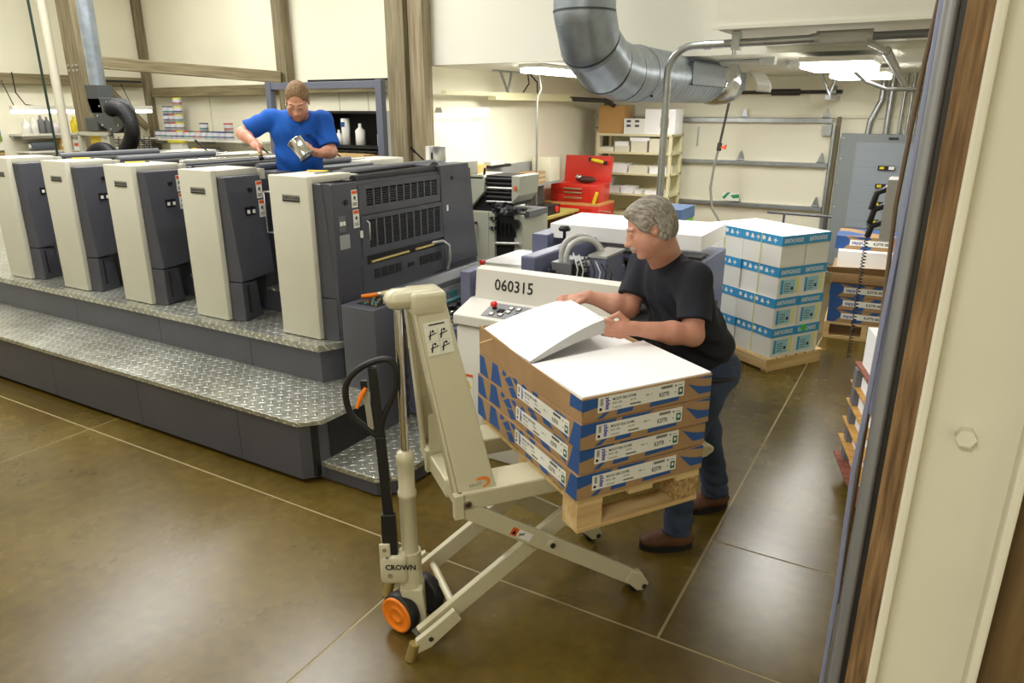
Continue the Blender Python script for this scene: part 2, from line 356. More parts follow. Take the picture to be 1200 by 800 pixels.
# ---------------- tread platform in front of the press ----------------
plat = thing('step_platform', 'long stepped charcoal platform with diamond tread plates in front of the press towers', 'platform', (-7, 2.7, 0))
def slab(name, pts, z1, th, mat=tread, par=plat):
    b = B(); b.prism(pts, z1-th, z1, mat); return b.obj(name, par, bev=.003)
slab('tread_plate', [(-10.95, 2.595), (-4.80, 2.595), (-4.80, 3.3), (-10.95, 3.3)], .40, .03)
slab('tread_plate', [(-4.795, 2.595), (-2.92, 2.595), (-2.825, 2.70), (-2.80, 3.6), (-3.2, 3.6), (-4.795, 3.3)], .40, .03)
for x0, x1 in ((-10.95, -10.2), (-10.2, -8.4), (-8.4, -6.6), (-6.6, -5.5), (-5.5, -4.45), (-4.45, -3.45)):
    b = B(); b.box(x0+.002, x1-.002, 2.61, 2.66, .03, .37, press_dark); b.obj('kick_panel', plat)
b = B(); b.prism([(-3.448, 2.61), (-2.93, 2.61), (-2.845, 2.71), (-2.845, 2.76), (-3.448, 2.66)], .03, .37, press_dark); b.obj('kick_panel', plat)
b = B(); b.box(-10.95, -2.86, 2.66, 3.2, .04, .36, black); b.box(-2.855, -2.84, 2.76, 3.4, .12, .36, black); b.obj('void', plat)
b = B()
for x in (-10.8, -9, -7, -5.3, -4.5, -3.7): b.cyl((x, 2.68, 0), (x, 2.68, .04), .03, rubber)
b.obj('foot', plat)
slab('tread_plate', [(-10.95, 3.11), (-3.95, 3.11), (-3.95, 3.9), (-10.95, 3.9)], .66, .045)
slab('tread_plate', [(-3.946, 3.11), (-3.235, 3.11), (-3.16, 3.26), (-3.16, 3.9), (-3.946, 3.9)], .66, .045)
for x0, x1 in ((-10.95, -8.2), (-8.2, -6.0), (-6.0, -4.9), (-4.9, -3.9)):
    b = B(); b.box(x0+.002, x1-.002, 3.13, 3.18, .40, .615, press_dark); b.obj('riser_panel', plat)
b = B(); b.prism([(-3.898, 3.13), (-3.24, 3.13), (-3.175, 3.27), (-3.175, 3.5), (-3.898, 3.5)], .40, .615, press_dark); b.obj('riser_panel', plat)
slab('lower_tread_plate', [(-2.97, 2.695), (-2.45, 2.695), (-2.36, 2.78), (-2.30, 3.85), (-2.97, 3.85)], .13, .035)
b = B(); b.prism([(-2.95, 2.71), (-2.455, 2.71), (-2.375, 2.79), (-2.32, 3.83), (-2.95, 3.83)], .012, .095, press_dark); b.obj('lower_step_base', plat)

# ---------------- printing towers ----------------
sign_m = M('nameplate_grey', (150, 150, 142), .4)
lab_w = M('label_white', (238, 238, 232), .6); lab_o = M('label_orange', (226, 96, 36), .6); ink = M('ink_black', (28, 28, 30), .6)
grille_m = M('grille_dark', (34, 35, 37), .5)
def grille_bump():
    m = grille_m; nt = m.node_tree; b = nt.nodes['Principled BSDF']
    tc = nt.nodes.new('ShaderNodeTexCoord'); wv = nt.nodes.new('ShaderNodeTexWave'); wv.bands_direction = 'Z'; wv.inputs['Scale'].default_value = 26; wv.inputs['Distortion'].default_value = 0
    nt.links.new(tc.outputs['Object'], wv.inputs[0]); bp = nt.nodes.new('ShaderNodeBump'); bp.inputs['Strength'].default_value = .9; bp.inputs['Distance'].default_value = .01
    nt.links.new(wv.outputs[1], bp.inputs['Height']); nt.links.new(bp.outputs[0], b.inputs['Normal'])
grille_bump()
def warn_label(X, y0, y1, z0, z1, par):
    """label on a face whose normal is +X"""
    b = B(); b.box(X, X+.002, y0, y1, z0, z1, lab_w); b.box(X+.002, X+.003, y0+.003, y1-.003, z1-(z1-z0)*.22, z1-.004, lab_o)
    T = frame((X+.0035, y0, z0), (0, 1, 0), (0, 0, 1)); w_, h_ = y1-y0, z1-z0
    b.add([(w_*.2, h_*.45, 0), (w_*.45, h_*.68, 0), (w_*.82, h_*.5, 0), (w_*.55, h_*.55, 0), (w_*.75, h_*.34, 0), (w_*.4, h_*.5, 0)], [(0, 1, 2, 3, 4, 5)], ink, False, T)
    for q in (.12, .19, .26): b.box(w_*.12, w_*.85, h_*q, h_*q+.003, 0, .0005, ink, T)
    return b.obj('warning_label', par)
def tower(x0, label, last=False):
    t = thing('printing_tower', label, 'printing press tower', (x0+.17, 3.2, .66), 0, 'printing towers in a row')
    b = B(); b.box(x0, x0+.337, 3.20, 3.245, .665, 1.705, press_white, bev=.006); b.box(x0, x0+.33, 3.24, 3.60, 1.655, 1.703, press_white, bev=.006); b.obj('front_panel', t)
    b = B(); b.box(x0, x0+.337, 3.62, 3.66, 1.5, 1.69, press_white); b.obj('cap_edge', t)
    # nameplate
    b = B(); b.box(x0+.115, x0+.265, 3.197, 3.2, 1.548, 1.59, sign_m); b.box(x0+.118, x0+.262, 3.194, 3.197, 1.548, 1.558, ink)
    b.text('SHINOHARA', .030, ink, frame((x0+.12, 3.1955, 1.562), (1, 0, 0), (0, 0, 1)), 1.02-.15, .0006); b.obj('nameplate', t)
    xb = x0+.337
    # upper side casing
    b = B()
    bot = [(x0+.02, 3.235, .94), (xb+.03, 3.245, .94), (xb+.115, 3.265, .94), (xb+.13, 3.55, .97), (x0+.02, 3.55, .97)]
    top = [(x0+.02, 3.235, 1.66), (xb+.015, 3.245, 1.66), (xb+.052, 3.262, 1.66), (xb+.085, 3.54, 1.66), (x0+.02, 3.55, 1.66)]
    b.hexa(bot, top, press_dark); b.obj('side_casing', t, bev=.008)
    b = B()
    bot = [(x0+.02, 3.23, .662), (xb+.03, 3.235, .662), (xb+.12, 3.255, .662), (xb+.075, 3.44, .662), (x0+.02, 3.44, .662)]
    top = [(x0+.02, 3.23, .935), (xb+.028, 3.24, .935), (xb+.112, 3.262, .935), (xb+.10, 3.40, .935), (x0+.02, 3.42, .935)]
    b.hexa(bot, top, press_dark); b.obj('lower_casing', t, bev=.006)
    # controls on the casing side
    X = xb+.078
    def sx(z): return xb+.085+(1.66-z)*.055
    for k in range(2):
        b = B(); y = 3.385+k*.045; b.box(sx(1.42)-.02, sx(1.42)+.006, y, y+.022, 1.405, 1.43, lab_w); b.box(sx(1.42)-.02, sx(1.42)+.003, y-.006, y+.028, 1.395, 1.45, black); b.obj('push_button', t)
    b = B(); b.cyl((sx(1.56)-.03, 3.44, 1.565), (sx(1.56)+.006, 3.44, 1.565), .014, black); b.obj('lock', t)
    if not last or True:
        warn_label(sx(1.5)+.004, 3.485, 3.535, 1.50, 1.62, t); warn_label(sx(1.42)+.006, 3.487, 3.537, 1.37, 1.49, t)
    b = B(); b.tube([(sx(1.3)+.0, 3.31, .936), (sx(1.3), 3.52, .936)], .002, black, 4); b.box(sx(.8)-.02, sx(.8)-.0, 3.3, 3.302, .72, .92, ink); b.obj('seam', t)
    # recessed body
    b = B(); b.box(x0+.0, xb+.02, 3.55, 4.86 if last else 5.1, .665, 1.62, press_dark); b.obj('body', t)
    if not last:
        b = B(); b.box(xb+.02, x0+.87, 3.56, 5.1, .66, .82, press_dark); b.box(xb+.02, x0+.87, 3.55, 5.1, .82, .84, tread); b.obj('foot_step', t)
        # clear guard frame with silver handle
        b = B(); zt, zb, y = 1.545, 1.26, 3.55
        b.tube([(xb+.13, y+.02, zt), (xb+.13, y-.03, zt), (xb+.13, y-.03, zb), (xb+.13, y+.02, zb)], .005, alum, 6)
        b.tube([(xb+.13, y-.03, zt), (xb+.24, y-.03, zt)], .006, alum, 6); b.tube([(xb+.13, y-.03, zb), (xb+.26, y-.03, zb)], .006, alum, 6); b.obj('guard_handle', t)
        b = B(); b.box(xb+.12, x0+.862, 3.60, 3.63, .9, 1.56, press_dark); b.obj('guard_panel', t)
    # top works running across the machine
    if not last:
        cut = 3.78 if abs(x0+4.522) < .01 else 4.9
        b = B(); b.box(x0+.37, x0+.86, 3.66, cut, 1.57, 1.615, press_dark2); b.obj('top_cover', t)
        if cut > 4: b = B(); b.cyl((x0+.50, 3.60, 1.655), (x0+.50, 4.85, 1.655), .032, black); b.obj('ink_roller', t)
    if last is False:
        b = B(); b.cyl((x0+.20, 3.72, 1.69), (x0+.20, 4.7, 1.69), .026, chrome if abs(x0+5.395) < .01 else press_dark2); b.cyl((x0+.42, 3.66, 1.63), (x0+.42, 4.85, 1.63), .02, black); b.obj('upper_roller', t)
    else:
        b = B(); b.cyl((x0+.2, 3.66, 1.69), (x0+.2, 4.7, 1.69), .03, press_dark2); b.obj('upper_roller', t)
    b = B(); b.box(x0+.05, x0+.42, 3.7, 4.75, 1.60, 1.665, press_dark2); b.obj('ink_fountain', t)
    # far side cover
    fx = -.14 if last else -.07; b = B(); b.box(x0+fx, x0+fx+.33, 4.90, 5.36, 1.56, 1.675, press_white, bev=.008); b.box(x0+.0, x0+.26, 4.76, 4.898, 1.50, 1.655, press_dark2); b.obj('far_cover', t)
    b = B(); b.cyl((x0+.12, 4.72, 1.68), (x0+.02, 4.65, 1.80), .007, black); b.cyl((x0+.045, 4.665, 1.77), (x0+.015, 4.645, 1.81), .011, black); b.cyl((x0+.12, 4.72, 1.68), (x0+.32, 4.76, 1.70), .006, alum); b.obj('lever', t)
    return t
TX = [-3.636, -4.522, -5.395, -6.245, -7.11]
t5 = tower(TX[0], 'printing tower at the near end, its grille guard facing the pallet truck', True)
tower(TX[1], 'second printing tower from the right end of the row')
tower(TX[2], 'middle printing tower of the row of five')
tower(TX[3], 'second printing tower from the left edge, near the timber post')
tower(TX[4], 'leftmost printing tower, partly cut off by the photo edge')
# small yellow rulers lying on the white caps
for i, (x, y, a) in enumerate([(-3.50, 3.50, 20), (-5.30, 3.40, 60), (-6.10, 3.45, 40)]):
    b = B(); T = place(x, y, 1.708, a); b.box(-.07, .07, -.014, .014, 0, .008, teal_gel, T, bev=.002); b.box(.07, .10, -.008, .008, 0, .006, MATS['ink_black'], T)
    tag(b.obj('putty_knife'), ['yellow handled tool on the cap of the near end tower', 'yellow handled tool on the cap of the middle tower', 'yellow handled tool on the cap of the second tower from the left'][i], 'tool')
# last tower end face with grilles
ef = t5
XF = -3.17
b = B()
b.prism([(3.55, .66), (3.55, .88), (4.92, .88), (4.84, 1.655), (3.50, 1.655), (3.27, 1.66), (3.27, .66)], XF-.08, XF-.02, press_dark, 'x'); b.box(XF-.06, XF-.014, 3.30, 4.45, 1.172, 1.66, press_dark); b.box(XF-.06, XF-.006, 3.49, 3.56, .93, 1.66, press_dark); b.obj('back_plate', ef)
b = B(); b.prism([(3.265, .665), (3.50, .665), (3.50, 1.66), (3.27, 1.66)], XF-.3, XF, press_dark, 'x'); b.obj('left_cheek', ef, bev=.008)
b = B(); b.prism([(4.44, .94), (4.90, .94), (4.78, 1.70), (4.40, 1.70)], XF-.45, XF+.005, press_dark, 'x'); b.obj('right_cheek', ef, bev=.006)
b = B(); b.cyl((XF+.0, 4.55, 1.60), (XF+.012, 4.55, 1.60), .014, black); b.obj('lock', ef)
def gpanel(y0, y1, z0, z1, n, slit):
    b = B(); d0, d1 = XF-.02, XF
    mt_, mb = .03, .05
    b.box(d0, d1, y0, y1, z1-mt_, z1, press_dark); b.box(d0, d1, y0, y1, z0, z0+mb, press_dark)
    cw = (y1-y0-.10)/n; b.box(d0, d1, y0, y0+.07, z0+mb, z1-mt_, press_dark); b.box(d0, d1, y1-.03, y1, z0+mb, z1-mt_, press_dark)
    for k in range(n+1):
        y = y0+.07+cw*k; b.box(d0, d1-.002, y-.004, y+.004, z0+mb, z1-mt_, press_dark2)
    g = b.obj('guard_door', ef)
    for k in range(n):
        bb = B(); y = y0+.07+cw*k; bb.box(d0-.004, d0+.01, y+.004, y+cw-.004, z0+mb, z1-mt_, grille_m); bb.obj('grille', g)
        # louvre slats
    bb = B()
    zz = z0+mb+.012
    while zz < z1-mt_-.006:
        bb.box(d0+.01, d0+.015, y0+.07, y1-.03, zz, zz+.005, M('louvre_dark', (60, 61, 66), .45)); zz += .0155
    o = bb.obj('louvres', g); o['kind'] = 'stuff'
    return g
gpanel(3.51, 4.40, 1.445, 1.635, 10, 0)
g2 = gpanel(3.52, 4.43, 1.17, 1.435, 10, 0)
b = B(); b.tube([(XF, 3.575, 1.40), (XF+.02, 3.575, 1.39), (XF+.02, 3.575, 1.28), (XF, 3.575, 1.27)], .005, alum, 6); b.obj('door_handle', ef)
b = B(); b.box(XF-.14, XF-.012, 3.56, 4.42, 1.105, 1.17, black); b.cyl((XF-.004, 3.60, 1.122), (XF-.004, 4.0, 1.127), .010, M('brass', (190, 170, 110), .4, .6)); b.cyl((XF-.004, 4.08, 1.128), (XF-.004, 4.3, 1.13), .010, MATS['brass']); b.obj('slot', ef)
b = B(); b.prism([(3.50, .92), (4.44, .92), (4.44, 1.112), (3.50, 1.108)], XF-.02, XF, press_dark, 'x'); b.prism([(3.27, .70), (3.9, .86), (4.44, .93), (3.5, .93)], XF-.02, XF-.001, press_dark, 'x')
b.box(XF, XF+.004, 3.98, 4.05, 1.02, 1.045, black); lowp = b.obj('lower_panel', ef)
for k in range(8):
    y = (3.62+.075*k) if k < 4 else (4.12+.068*(k-4)); b = B(); b.box(XF, XF+.004, y, y+.058, 1.01, 1.07, grille_m); b.obj('vent', ef)
b = B(); b.box(XF, XF+.004, 3.31, 3.37, 1.36, 1.46, press_dark2)
for q in (0, 1): b.box(XF+.004, XF+.010, 3.318+q*.027, 3.336+q*.027, 1.40, 1.425, lab_w)
b.obj('switch_plate', ef)
b = B(); b.box(XF, XF+.003, 3.31, 3.40, 1.25, 1.34, M('plate_silver', (170, 172, 172), .35, .3)); b.obj('rating_plate', ef)
b = B(); b.cyl((XF, 3.385, 1.54), (XF+.01, 3.385, 1.54), .016, black); b.obj('lock', ef)
warn_label(XF+.001, 3.44, 3.495, 1.50, 1.61, ef); warn_label(XF+.001, 3.445, 3.50, 1.37, 1.485, ef)
for (y, z) in ((3.50, 1.30), (4.47, 1.36)):
    b = B(); b.box(XF, XF+.008, y, y+.02, z, z+.045, lab_w); b.obj('latch', ef)
b = B(); b.tube([(XF-.02, 4.30, 1.14), (XF+.04, 4.36, 1.15), (XF+.05, 4.42, 1.11), (XF+.04, 4.44, 1.0), (XF+.02, 4.44, .92)], .014, alum, 8); b.obj('air_hose', ef)
b = B(); b.cyl((XF-.05, 3.52, 1.665), (XF-.05, 4.42, 1.675), .030, rubber); b.cyl((XF-.25, 3.4, 1.69), (XF-.25, 4.45, 1.70), .02, press_dark2); b.box(XF-.5, XF-.06, 3.5, 4.45, 1.60, 1.665, press_dark2); b.cyl((XF-.05, 4.40, 1.68), (XF-.06, 4.48, 1.66), .045, rubber); b.obj('guard_roller', ef)
# paint tins on far cover
tin = thing('metal_can', 'open bare metal can standing on the far cover of the near tower', 'can', (-3.60, 5.0, 1.677))
b = B(); b.lathe([(.001, 0), (.055, 0), (.055, .12), (.058, .125), (.052, .125), (.052, .01), (.001, .01)], alum, (-3.60, 5.0, 1.677)); b.obj('body', tin)
b = B(); b.box(-3.71, -3.67, 4.96, 5.06, 1.677, 1.80, lab_w); b.box(-3.67, -3.669, 4.98, 5.04, 1.69, 1.75, ink); tag(b.obj('white_carton'), 'small white carton with black drawing beside the bare metal can', 'carton')

# ---------------- console box and sheet delivery ----------------
cb = thing('control_box', 'charcoal floor box with button tray on top beside the platform steps', 'control box', (-2.93, 3.3, .13))
b = B(); b.box(-3.07, -2.80, 3.17, 3.46, .13, .94, press_dark, bev=.006); b.obj('casing', cb)
b = B(); b.box(-3.0, -2.83, 3.24, 3.42, .94, .943, black)
random.seed(3)
for i in range(24):
    x, y = random.uniform(-2.99, -2.84), random.uniform(3.25, 3.41); b.cyl((x, y, .943), (x, y, .955), .007, random.choice([alum, black, M('cyan_blue', (60, 150, 170), .5), MATS['brass']]), n=8)
b.obj('button_tray', cb)
bru = thing('brush', 'wooden handled brush lying on the charcoal control box', 'brush', (-3.02, 3.4, .95))
b = B(); b.tube([(-3.06, 3.35, .955), (-3.02, 3.40, .955), (-2.99, 3.44, .96)], [.012, .017, .014], orange, 10); b.obj('handle', bru)
b = B(); b.tube([(-2.99, 3.44, .96), (-2.93, 3.50, .965)], [.014, .02], M('bristle', (214, 200, 140), .9), 10); b.cyl((-2.995, 3.435, .96), (-2.98, 3.45, .96), .0165, alum); b.obj('bristles', bru)
dl = thing('sheet_feed_table', 'sheet transfer section of bars and grippers between the end guard and white console', 'press section', (-2.7, 4.0, .13))
b = B(); b.box(-2.80, -2.40, 3.47, 3.52, .16, .80, blue_grey_d := M('charcoal_blue', (78, 80, 100), .42)); b.box(-2.80, -2.47, 4.3, 4.38, .14, .85, blue_grey_d); b.box(-2.78, -2.47, 3.52, 4.38, .14, .5, black); b.obj('side_frame', dl)
b = B(); b.prism([(XF-.02, .90), (XF+.10, .93), (XF+.16, .88), (XF+.16, .84), (XF-.02, .86)], 3.5, 4.95, press_dark2, 'y'); b.obj('ledge', dl, bev=.004)
b = B(); b.prism([(XF-.0, .86), (XF+.16, .84), (XF+.22, .72), (XF+.0, .72)], 3.52, 4.9, press_dark2, 'y'); b.obj('ledge_face', dl)
for k in range(6):
    b = B(); y = 3.56+.13*k; b.box(XF+.188, XF+.196, y, y+.10, .75, .81, M('teal_screen', (70, 130, 140), .4)); b.obj('vent', dl)
b = B(); b.cyl((XF+.24, 3.52, .76), (XF+.24, 4.38, .76), .014, MATS['teal_screen']); b.obj('teal_bar', dl)
for k in range(6):
    b = B(); x = XF+.30+k*.075; b.cyl((x, 3.52, .74-.008*k), (x, 4.38, .74-.008*k), .014 if k % 2 else .02, chrome if k % 2 else rubber, n=10); b.obj('transfer_bar', dl)
b = B(); random.seed(5)
for i in range(90):
    x, y = random.uniform(XF+.26, XF+.72), random.uniform(3.55, 4.34); s_ = random.uniform(.012, .035)
    b.box(x, x+s_, y, y+s_*1.2, .70, .76+random.uniform(0, .04), random.choice([black, black, press_dark2, alum, rubber]))
b.obj('grippers', dl)['kind'] = 'stuff'
b = B(); b.prism([(XF+.42, .60), (XF+.80, .60), (XF+.80, .70), (XF+.50, .70)], 3.5, 3.6, press_dark2, 'y'); b.cyl((-2.45, 3.49, .66), (-2.3, 3.49, .80), .02, alum); b.obj('front_rail', dl)
b = B(); T = frame((-2.79, 3.465, .62), (1, 0, 0), (0, 0, 1)); b.box(0, .045, 0, .13, 0, .002, lab_w, T); b.box(.002, .043, .11, .128, .002, .003, lab_o, T); b.add([(.008, .07, .003), (.03, .095, .003), (.04, .07, .003), (.03, .05, .003), (.012, .06, .003)], [(0, 1, 2, 3, 4)], ink, False, T); b.obj('warning_label', dl)
# white console
wc = thing('white_console', 'white feeder console with button panel and number 060315 on its upright', 'console', (-1.9, 3.5, 0))
wm = M('console_white', (222, 220, 212), .45)
b = B(); b.box(-2.375, -1.40, 3.42, 3.75, 0, .85, wm, bev=.012); b.obj('lower_body', wc)
b = B(); b.prism([(3.40, .862), (3.40, .925), (3.60, .985), (3.75, .985), (3.75, .862)], -2.385, -1.39, wm, 'x'); b.obj('desk', wc, bev=.008)
b = B(); b.prism([(3.60, .98), (3.62, 1.165), (3.68, 1.175), (3.75, 1.16), (3.75, .98)], -2.35, -1.40, wm, 'x')
b.text('060315', .098, ink, frame((-2.215, 3.605, 1.05), (1, 0, 0), (0, .11, .985)), .92, .001); b.obj('upright', wc, bev=.0)
b = B(); b.box(-2.46, -2.39, 3.60, 3.78, .14, 1.14, blue_grey); b.obj('side_strip', wc, bev=.004)
T = frame((-2.20, 3.425, .9345), (1, 0, 0), (0, .2, .06)); 
b = B(); b.box(0, .30, 0, .15, 0, .003, M('panel_grey', (150, 152, 158), .4, .3), T); cp = b.obj('button_panel', wc)
for (x, y, m_, r_) in ((.045, .09, 'r', .02), (.10, .07, 'k', .02), (.15, .11, 'w', .015), (.2, .11, 'w', .015), (.15, .07, 'w', .015), (.12, .03, 'w', .015), (.06, .025, 'w', .015), (.22, .06, 'b', .016)):
    b = B()
    if m_ == 'r': b.cyl((x, y, 0), (x, y, .02), .014, black, T=T); b.lathe([(.001, .02), (.018, .02), (.022, .03), (.019, .042), (.001, .045)], M('estop_red', (220, 40, 30), .3), (x, y, 0), T=T)
    else: b.box(x-r_, x+r_, y-r_, y+r_, 0, .006, black, T); b.box(x-r_*.75, x+r_*.75, y-r_*.75, y+r_*.75, .006, .010, {'k': black, 'w': lab_w, 'b': press_dark}[m_], T)
    b.obj('button', cp)
b = B(); T = frame((-2.33, 3.419, .40), (1, 0, 0), (0, 0, 1)); b.box(0, .07, 0, .12, 0, .001, lab_w, T); b.box(0, .07, .13, .145, 0, .001, lab_o, T)
b.add([(.008, .055, .002), (.062, .055, .002), (.035, .105, .002)], [(0, 1, 2)], teal_gel, False, T); b.add([(.036, .095, .003), (.028, .076, .003), (.034, .076, .003), (.030, .060, .003), (.042, .08, .003), (.035, .08, .003)], [(0, 1, 2, 3, 4, 5)], ink, False, T); b.obj('warning_label', wc)
# receiving table behind with emergency stop and paper
rt = thing('receiving_table', 'pale grey machine table with an emergency stop and white sheet behind the console', 'table', (-2.8, 4.6, 0))
b = B(); b.box(-3.0, -2.30, 4.40, 5.35, .86, .94, M('pale_grey_metal', (170, 172, 160), .4), bev=.004); b.box(-3.0, -2.3, 4.41, 5.3, .05, .86, press_dark); b.obj('table', rt)
b = B(); b.lathe([(.016, 0), (.016, .03), (.024, .032), (.026, .05), (.001, .054)], MATS['estop_red'], (-2.90, 4.55, .94)); b.lathe([(.02, 0), (.02, .02), (.001, .02)], teal_gel, (-2.90, 4.55, .94)); b.obj('emergency_stop', rt)
b = B(); b.prism([(-2.99, 4.68), (-2.98, 5.25), (-2.62, 5.25), (-2.40, 4.75), (-2.62, 4.72)], .942, .952, paper); tag(b.obj('paper_sheet'), 'white sheet lying on the pale grey machine table behind the console', 'paper')
# feeder head
fh = thing('suction_feeder', 'blue-grey suction feeder unit with ribbed hoses and cables above the console', 'feeder head', (-2.1, 4.3, 0))
b = B(); b.hexa([(-2.30, 4.08, .75), (-2.19, 4.08, .75), (-2.15, 5.0, .75), (-2.26, 5.0, .75)], [(-2.30, 4.08, 1.17), (-2.19, 4.08, 1.17), (-2.15, 5.0, 1.17), (-2.26, 5.0, 1.17)], blue_grey); b.obj('side_arm', fh, bev=.012)
b = B(); b.hexa([(-2.08, 4.18, .80), (-1.98, 4.18, .80), (-1.98, 4.4, .8), (-2.08, 4.4, .8)], [(-2.12, 4.18, 1.13), (-1.97, 4.18, 1.13), (-1.97, 4.45, 1.13), (-2.12, 4.45, 1.13)], press_dark2); b.box(-1.97, -1.86, 4.2, 4.4, .80, 1.12, black); b.obj('valve_block', fh, bev=.004)
b = B(); b.box(-1.85, -1.74, 4.20, 4.50, .8, 1.185, blue_grey); b.box(-1.86, -1.73, 4.19, 4.51, 1.185, 1.20, alum); b.obj('right_block', fh)
b = B(); b.box(-2.19, -1.8, 4.5, 4.7, .7, 1.05, blue_grey); b.obj('rear_block', fh)
hm = M('hose_white', (190, 190, 186), .5)
def arc(p0, p1, h, n=14):
    p0 = Vector(p0); p1 = Vector(p1); return [p0.lerp(p1, .5-.5*math.cos(math.pi*i/n)) + Vector((0, 0, h*math.sin(math.pi*i/n))) for i in range(n+1)]
def ribbed(name, pts, r, m, par):
    ps = []
    for i in range(len(pts)-1):
        for k in range(4): ps.append(Vector(pts[i]).lerp(Vector(pts[i+1]), k/4))
    ps.append(Vector(pts[-1])); b = B(); b.tube(ps, [r*(1 if k % 2 else .80) for k in range(len(ps))], m, 10); return b.obj(name, par)
ribbed('hose', [(-2.08, 4.25, 1.10)]+arc((-2.08, 4.25, 1.18), (-1.87, 4.42, 1.15), .13), .020, hm, fh)
ribbed('hose', [(-2.03, 4.22, 1.10)]+arc((-2.03, 4.22, 1.16), (-1.83, 4.38, 1.14), .13), .020, hm, fh)
for k in range(7):
    b = B(); random.seed(k+20); x = -2.0+.04*k; pts = [(x, 4.3, 1.12), (x+.03, 4.2, 1.2-.01*k), (x+.08, 4.17, 1.1), (x+.06, 4.16, .95), (x+random.uniform(-.03, .06), 4.18, .8)]
    b.tube(pts, .005, random.choice([black, rubber, hm]), 6); b.obj('cable', fh)
b = B()
for k in range(30):
    random.seed(k+90); x, y, z = random.uniform(-2.17, -1.86), random.uniform(4.12, 4.45), random.uniform(.9, 1.14); s_ = random.uniform(.01, .03); b.box(x, x+s_, y, y+s_, z, z+s_, random.choice([black, alum, rubber, press_dark2]))
b.obj('fittings', fh)['kind'] = 'stuff'
b = B(); b.cyl((-2.28, 4.7, 1.17), (-2.28, 4.7, 1.25), .012, black); b.lathe([(.001, 0), (.04, 0), (.045, .015), (.03, .035), (.001, .035)], black, (-2.28, 4.7, 1.25)); b.obj('knob', fh)
# feeder body with pile of big sheets
fb = thing('paper_feeder', 'blue-grey feeder housing under the large pile of white sheets', 'feeder', (-2.2, 5.3, 0))
b = B(); b.box(-2.66, -2.52, 4.9, 5.6, .05, 1.17, blue_grey); b.box(-2.5, -1.35, 5.0, 5.75, .05, 1.04, blue_grey); b.box(-2.1, -1.3, 4.96, 5.0, 1.0, 1.03, press_dark); b.obj('housing', fb, bev=.006)
b = B(); b.prism([(-2.05, .62), (-1.72, .62), (-1.92, 1.12), (-2.05, 1.12)], 4.80, 4.9, press_dark2, 'y'); b.box(-2.05, -1.3, 4.82, 4.96, 1.10, 1.125, black); b.obj('hood', fb)
b = B(); b.box(-2.06, -1.35, 4.94, 5.0, .98, 1.02, black)
for k in range(7): b.cyl((-2.0+.09*k, 4.93, 1.0), (-2.0+.09*k, 4.90, 1.0), .012, alum, n=8)
b.obj('register_strip', fb)
b = B(); b.hexa([(-2.55, 5.0, 1.135), (-1.35, 5.0, 1.135), (-1.35, 5.68, 1.135), (-2.60, 5.68, 1.135)], [(-2.55, 5.0, 1.245), (-1.35, 5.0, 1.245), (-1.35, 5.68, 1.245), (-2.60, 5.68, 1.245)], paper)
tag(b.obj('sheet_pile', bev=.003), 'large pile of white sheets on the blue-grey feeder', 'paper')
# black shelf with small tan boxes behind the man
sh = thing('wedge_tray', 'black tray rail behind the man in navy, holding small tan wedges', 'tray', (-1.6, 4.2, 0))
b = B(); b.box(-1.72, -1.2, 4.1, 5.0, 0.3, .80, black); b.hexa([(-1.72, 4.08, .84), (-1.66, 4.06, .84), (-1.3, 4.95, .84), (-1.36, 4.97, .84)], [(-1.72, 4.08, .88), (-1.66, 4.06, .88), (-1.3, 4.95, .88), (-1.36, 4.97, .88)], press_dark2); b.obj('rail', sh)
for k in range(3):
    T = place(-1.70+.1*k, 4.16+.2*k, .88, 60); b = B(); b.box(-.09, .08, -.03, .03, 0, .035, M('tan_wood', (214, 160, 96), .7), T, bev=.003); tag(b.obj('wood_wedge'), 'tan wooden block on the black rail behind the man in navy, '+['nearest', 'middle', 'farthest'][k]+' of three', 'block', 'tan blocks on the rail')
# ---------------- high-lift scissor pallet truck ----------------
jk = thing('pallet_truck', 'beige scissor-lift hand pallet truck with black loop handle, raised under the carton load', 'pallet truck', (-.846, 2.656, 0), 52)
JT = Matrix(jk.matrix_world)
def J(s, v, z): return JT @ Vector((s, v, z))
def jb(): return B()
# forks: local x = along forks, y = away from camera side
for v0, v1 in ((0, .16), (.41, .57)):
    b = B(); T = JT
    zt = .70; pts = [(-.87, .62), (.22, .632), (.28, .642), (.315, .66), (.318, .68), (.29, .696), (.25, zt), (-.87, zt)]
    b.prism(pts, v0, v1, jack_m, 'y', T); b.obj('fork', jk, bev=.008)
    b = B(); b.cyl((-.83, v0-.006, .652), (-.83, v0, .652), .016, chrome, T=T); b.cyl((-.83, v0-.009, .652), (-.83, v0-.006, .652), .010, MATS['dark_steel'], T=T); b.box(-.885, -.85, v0-.012, v0+.02, .60, .70, jack_m, T); b.obj('pivot_pin', jk)
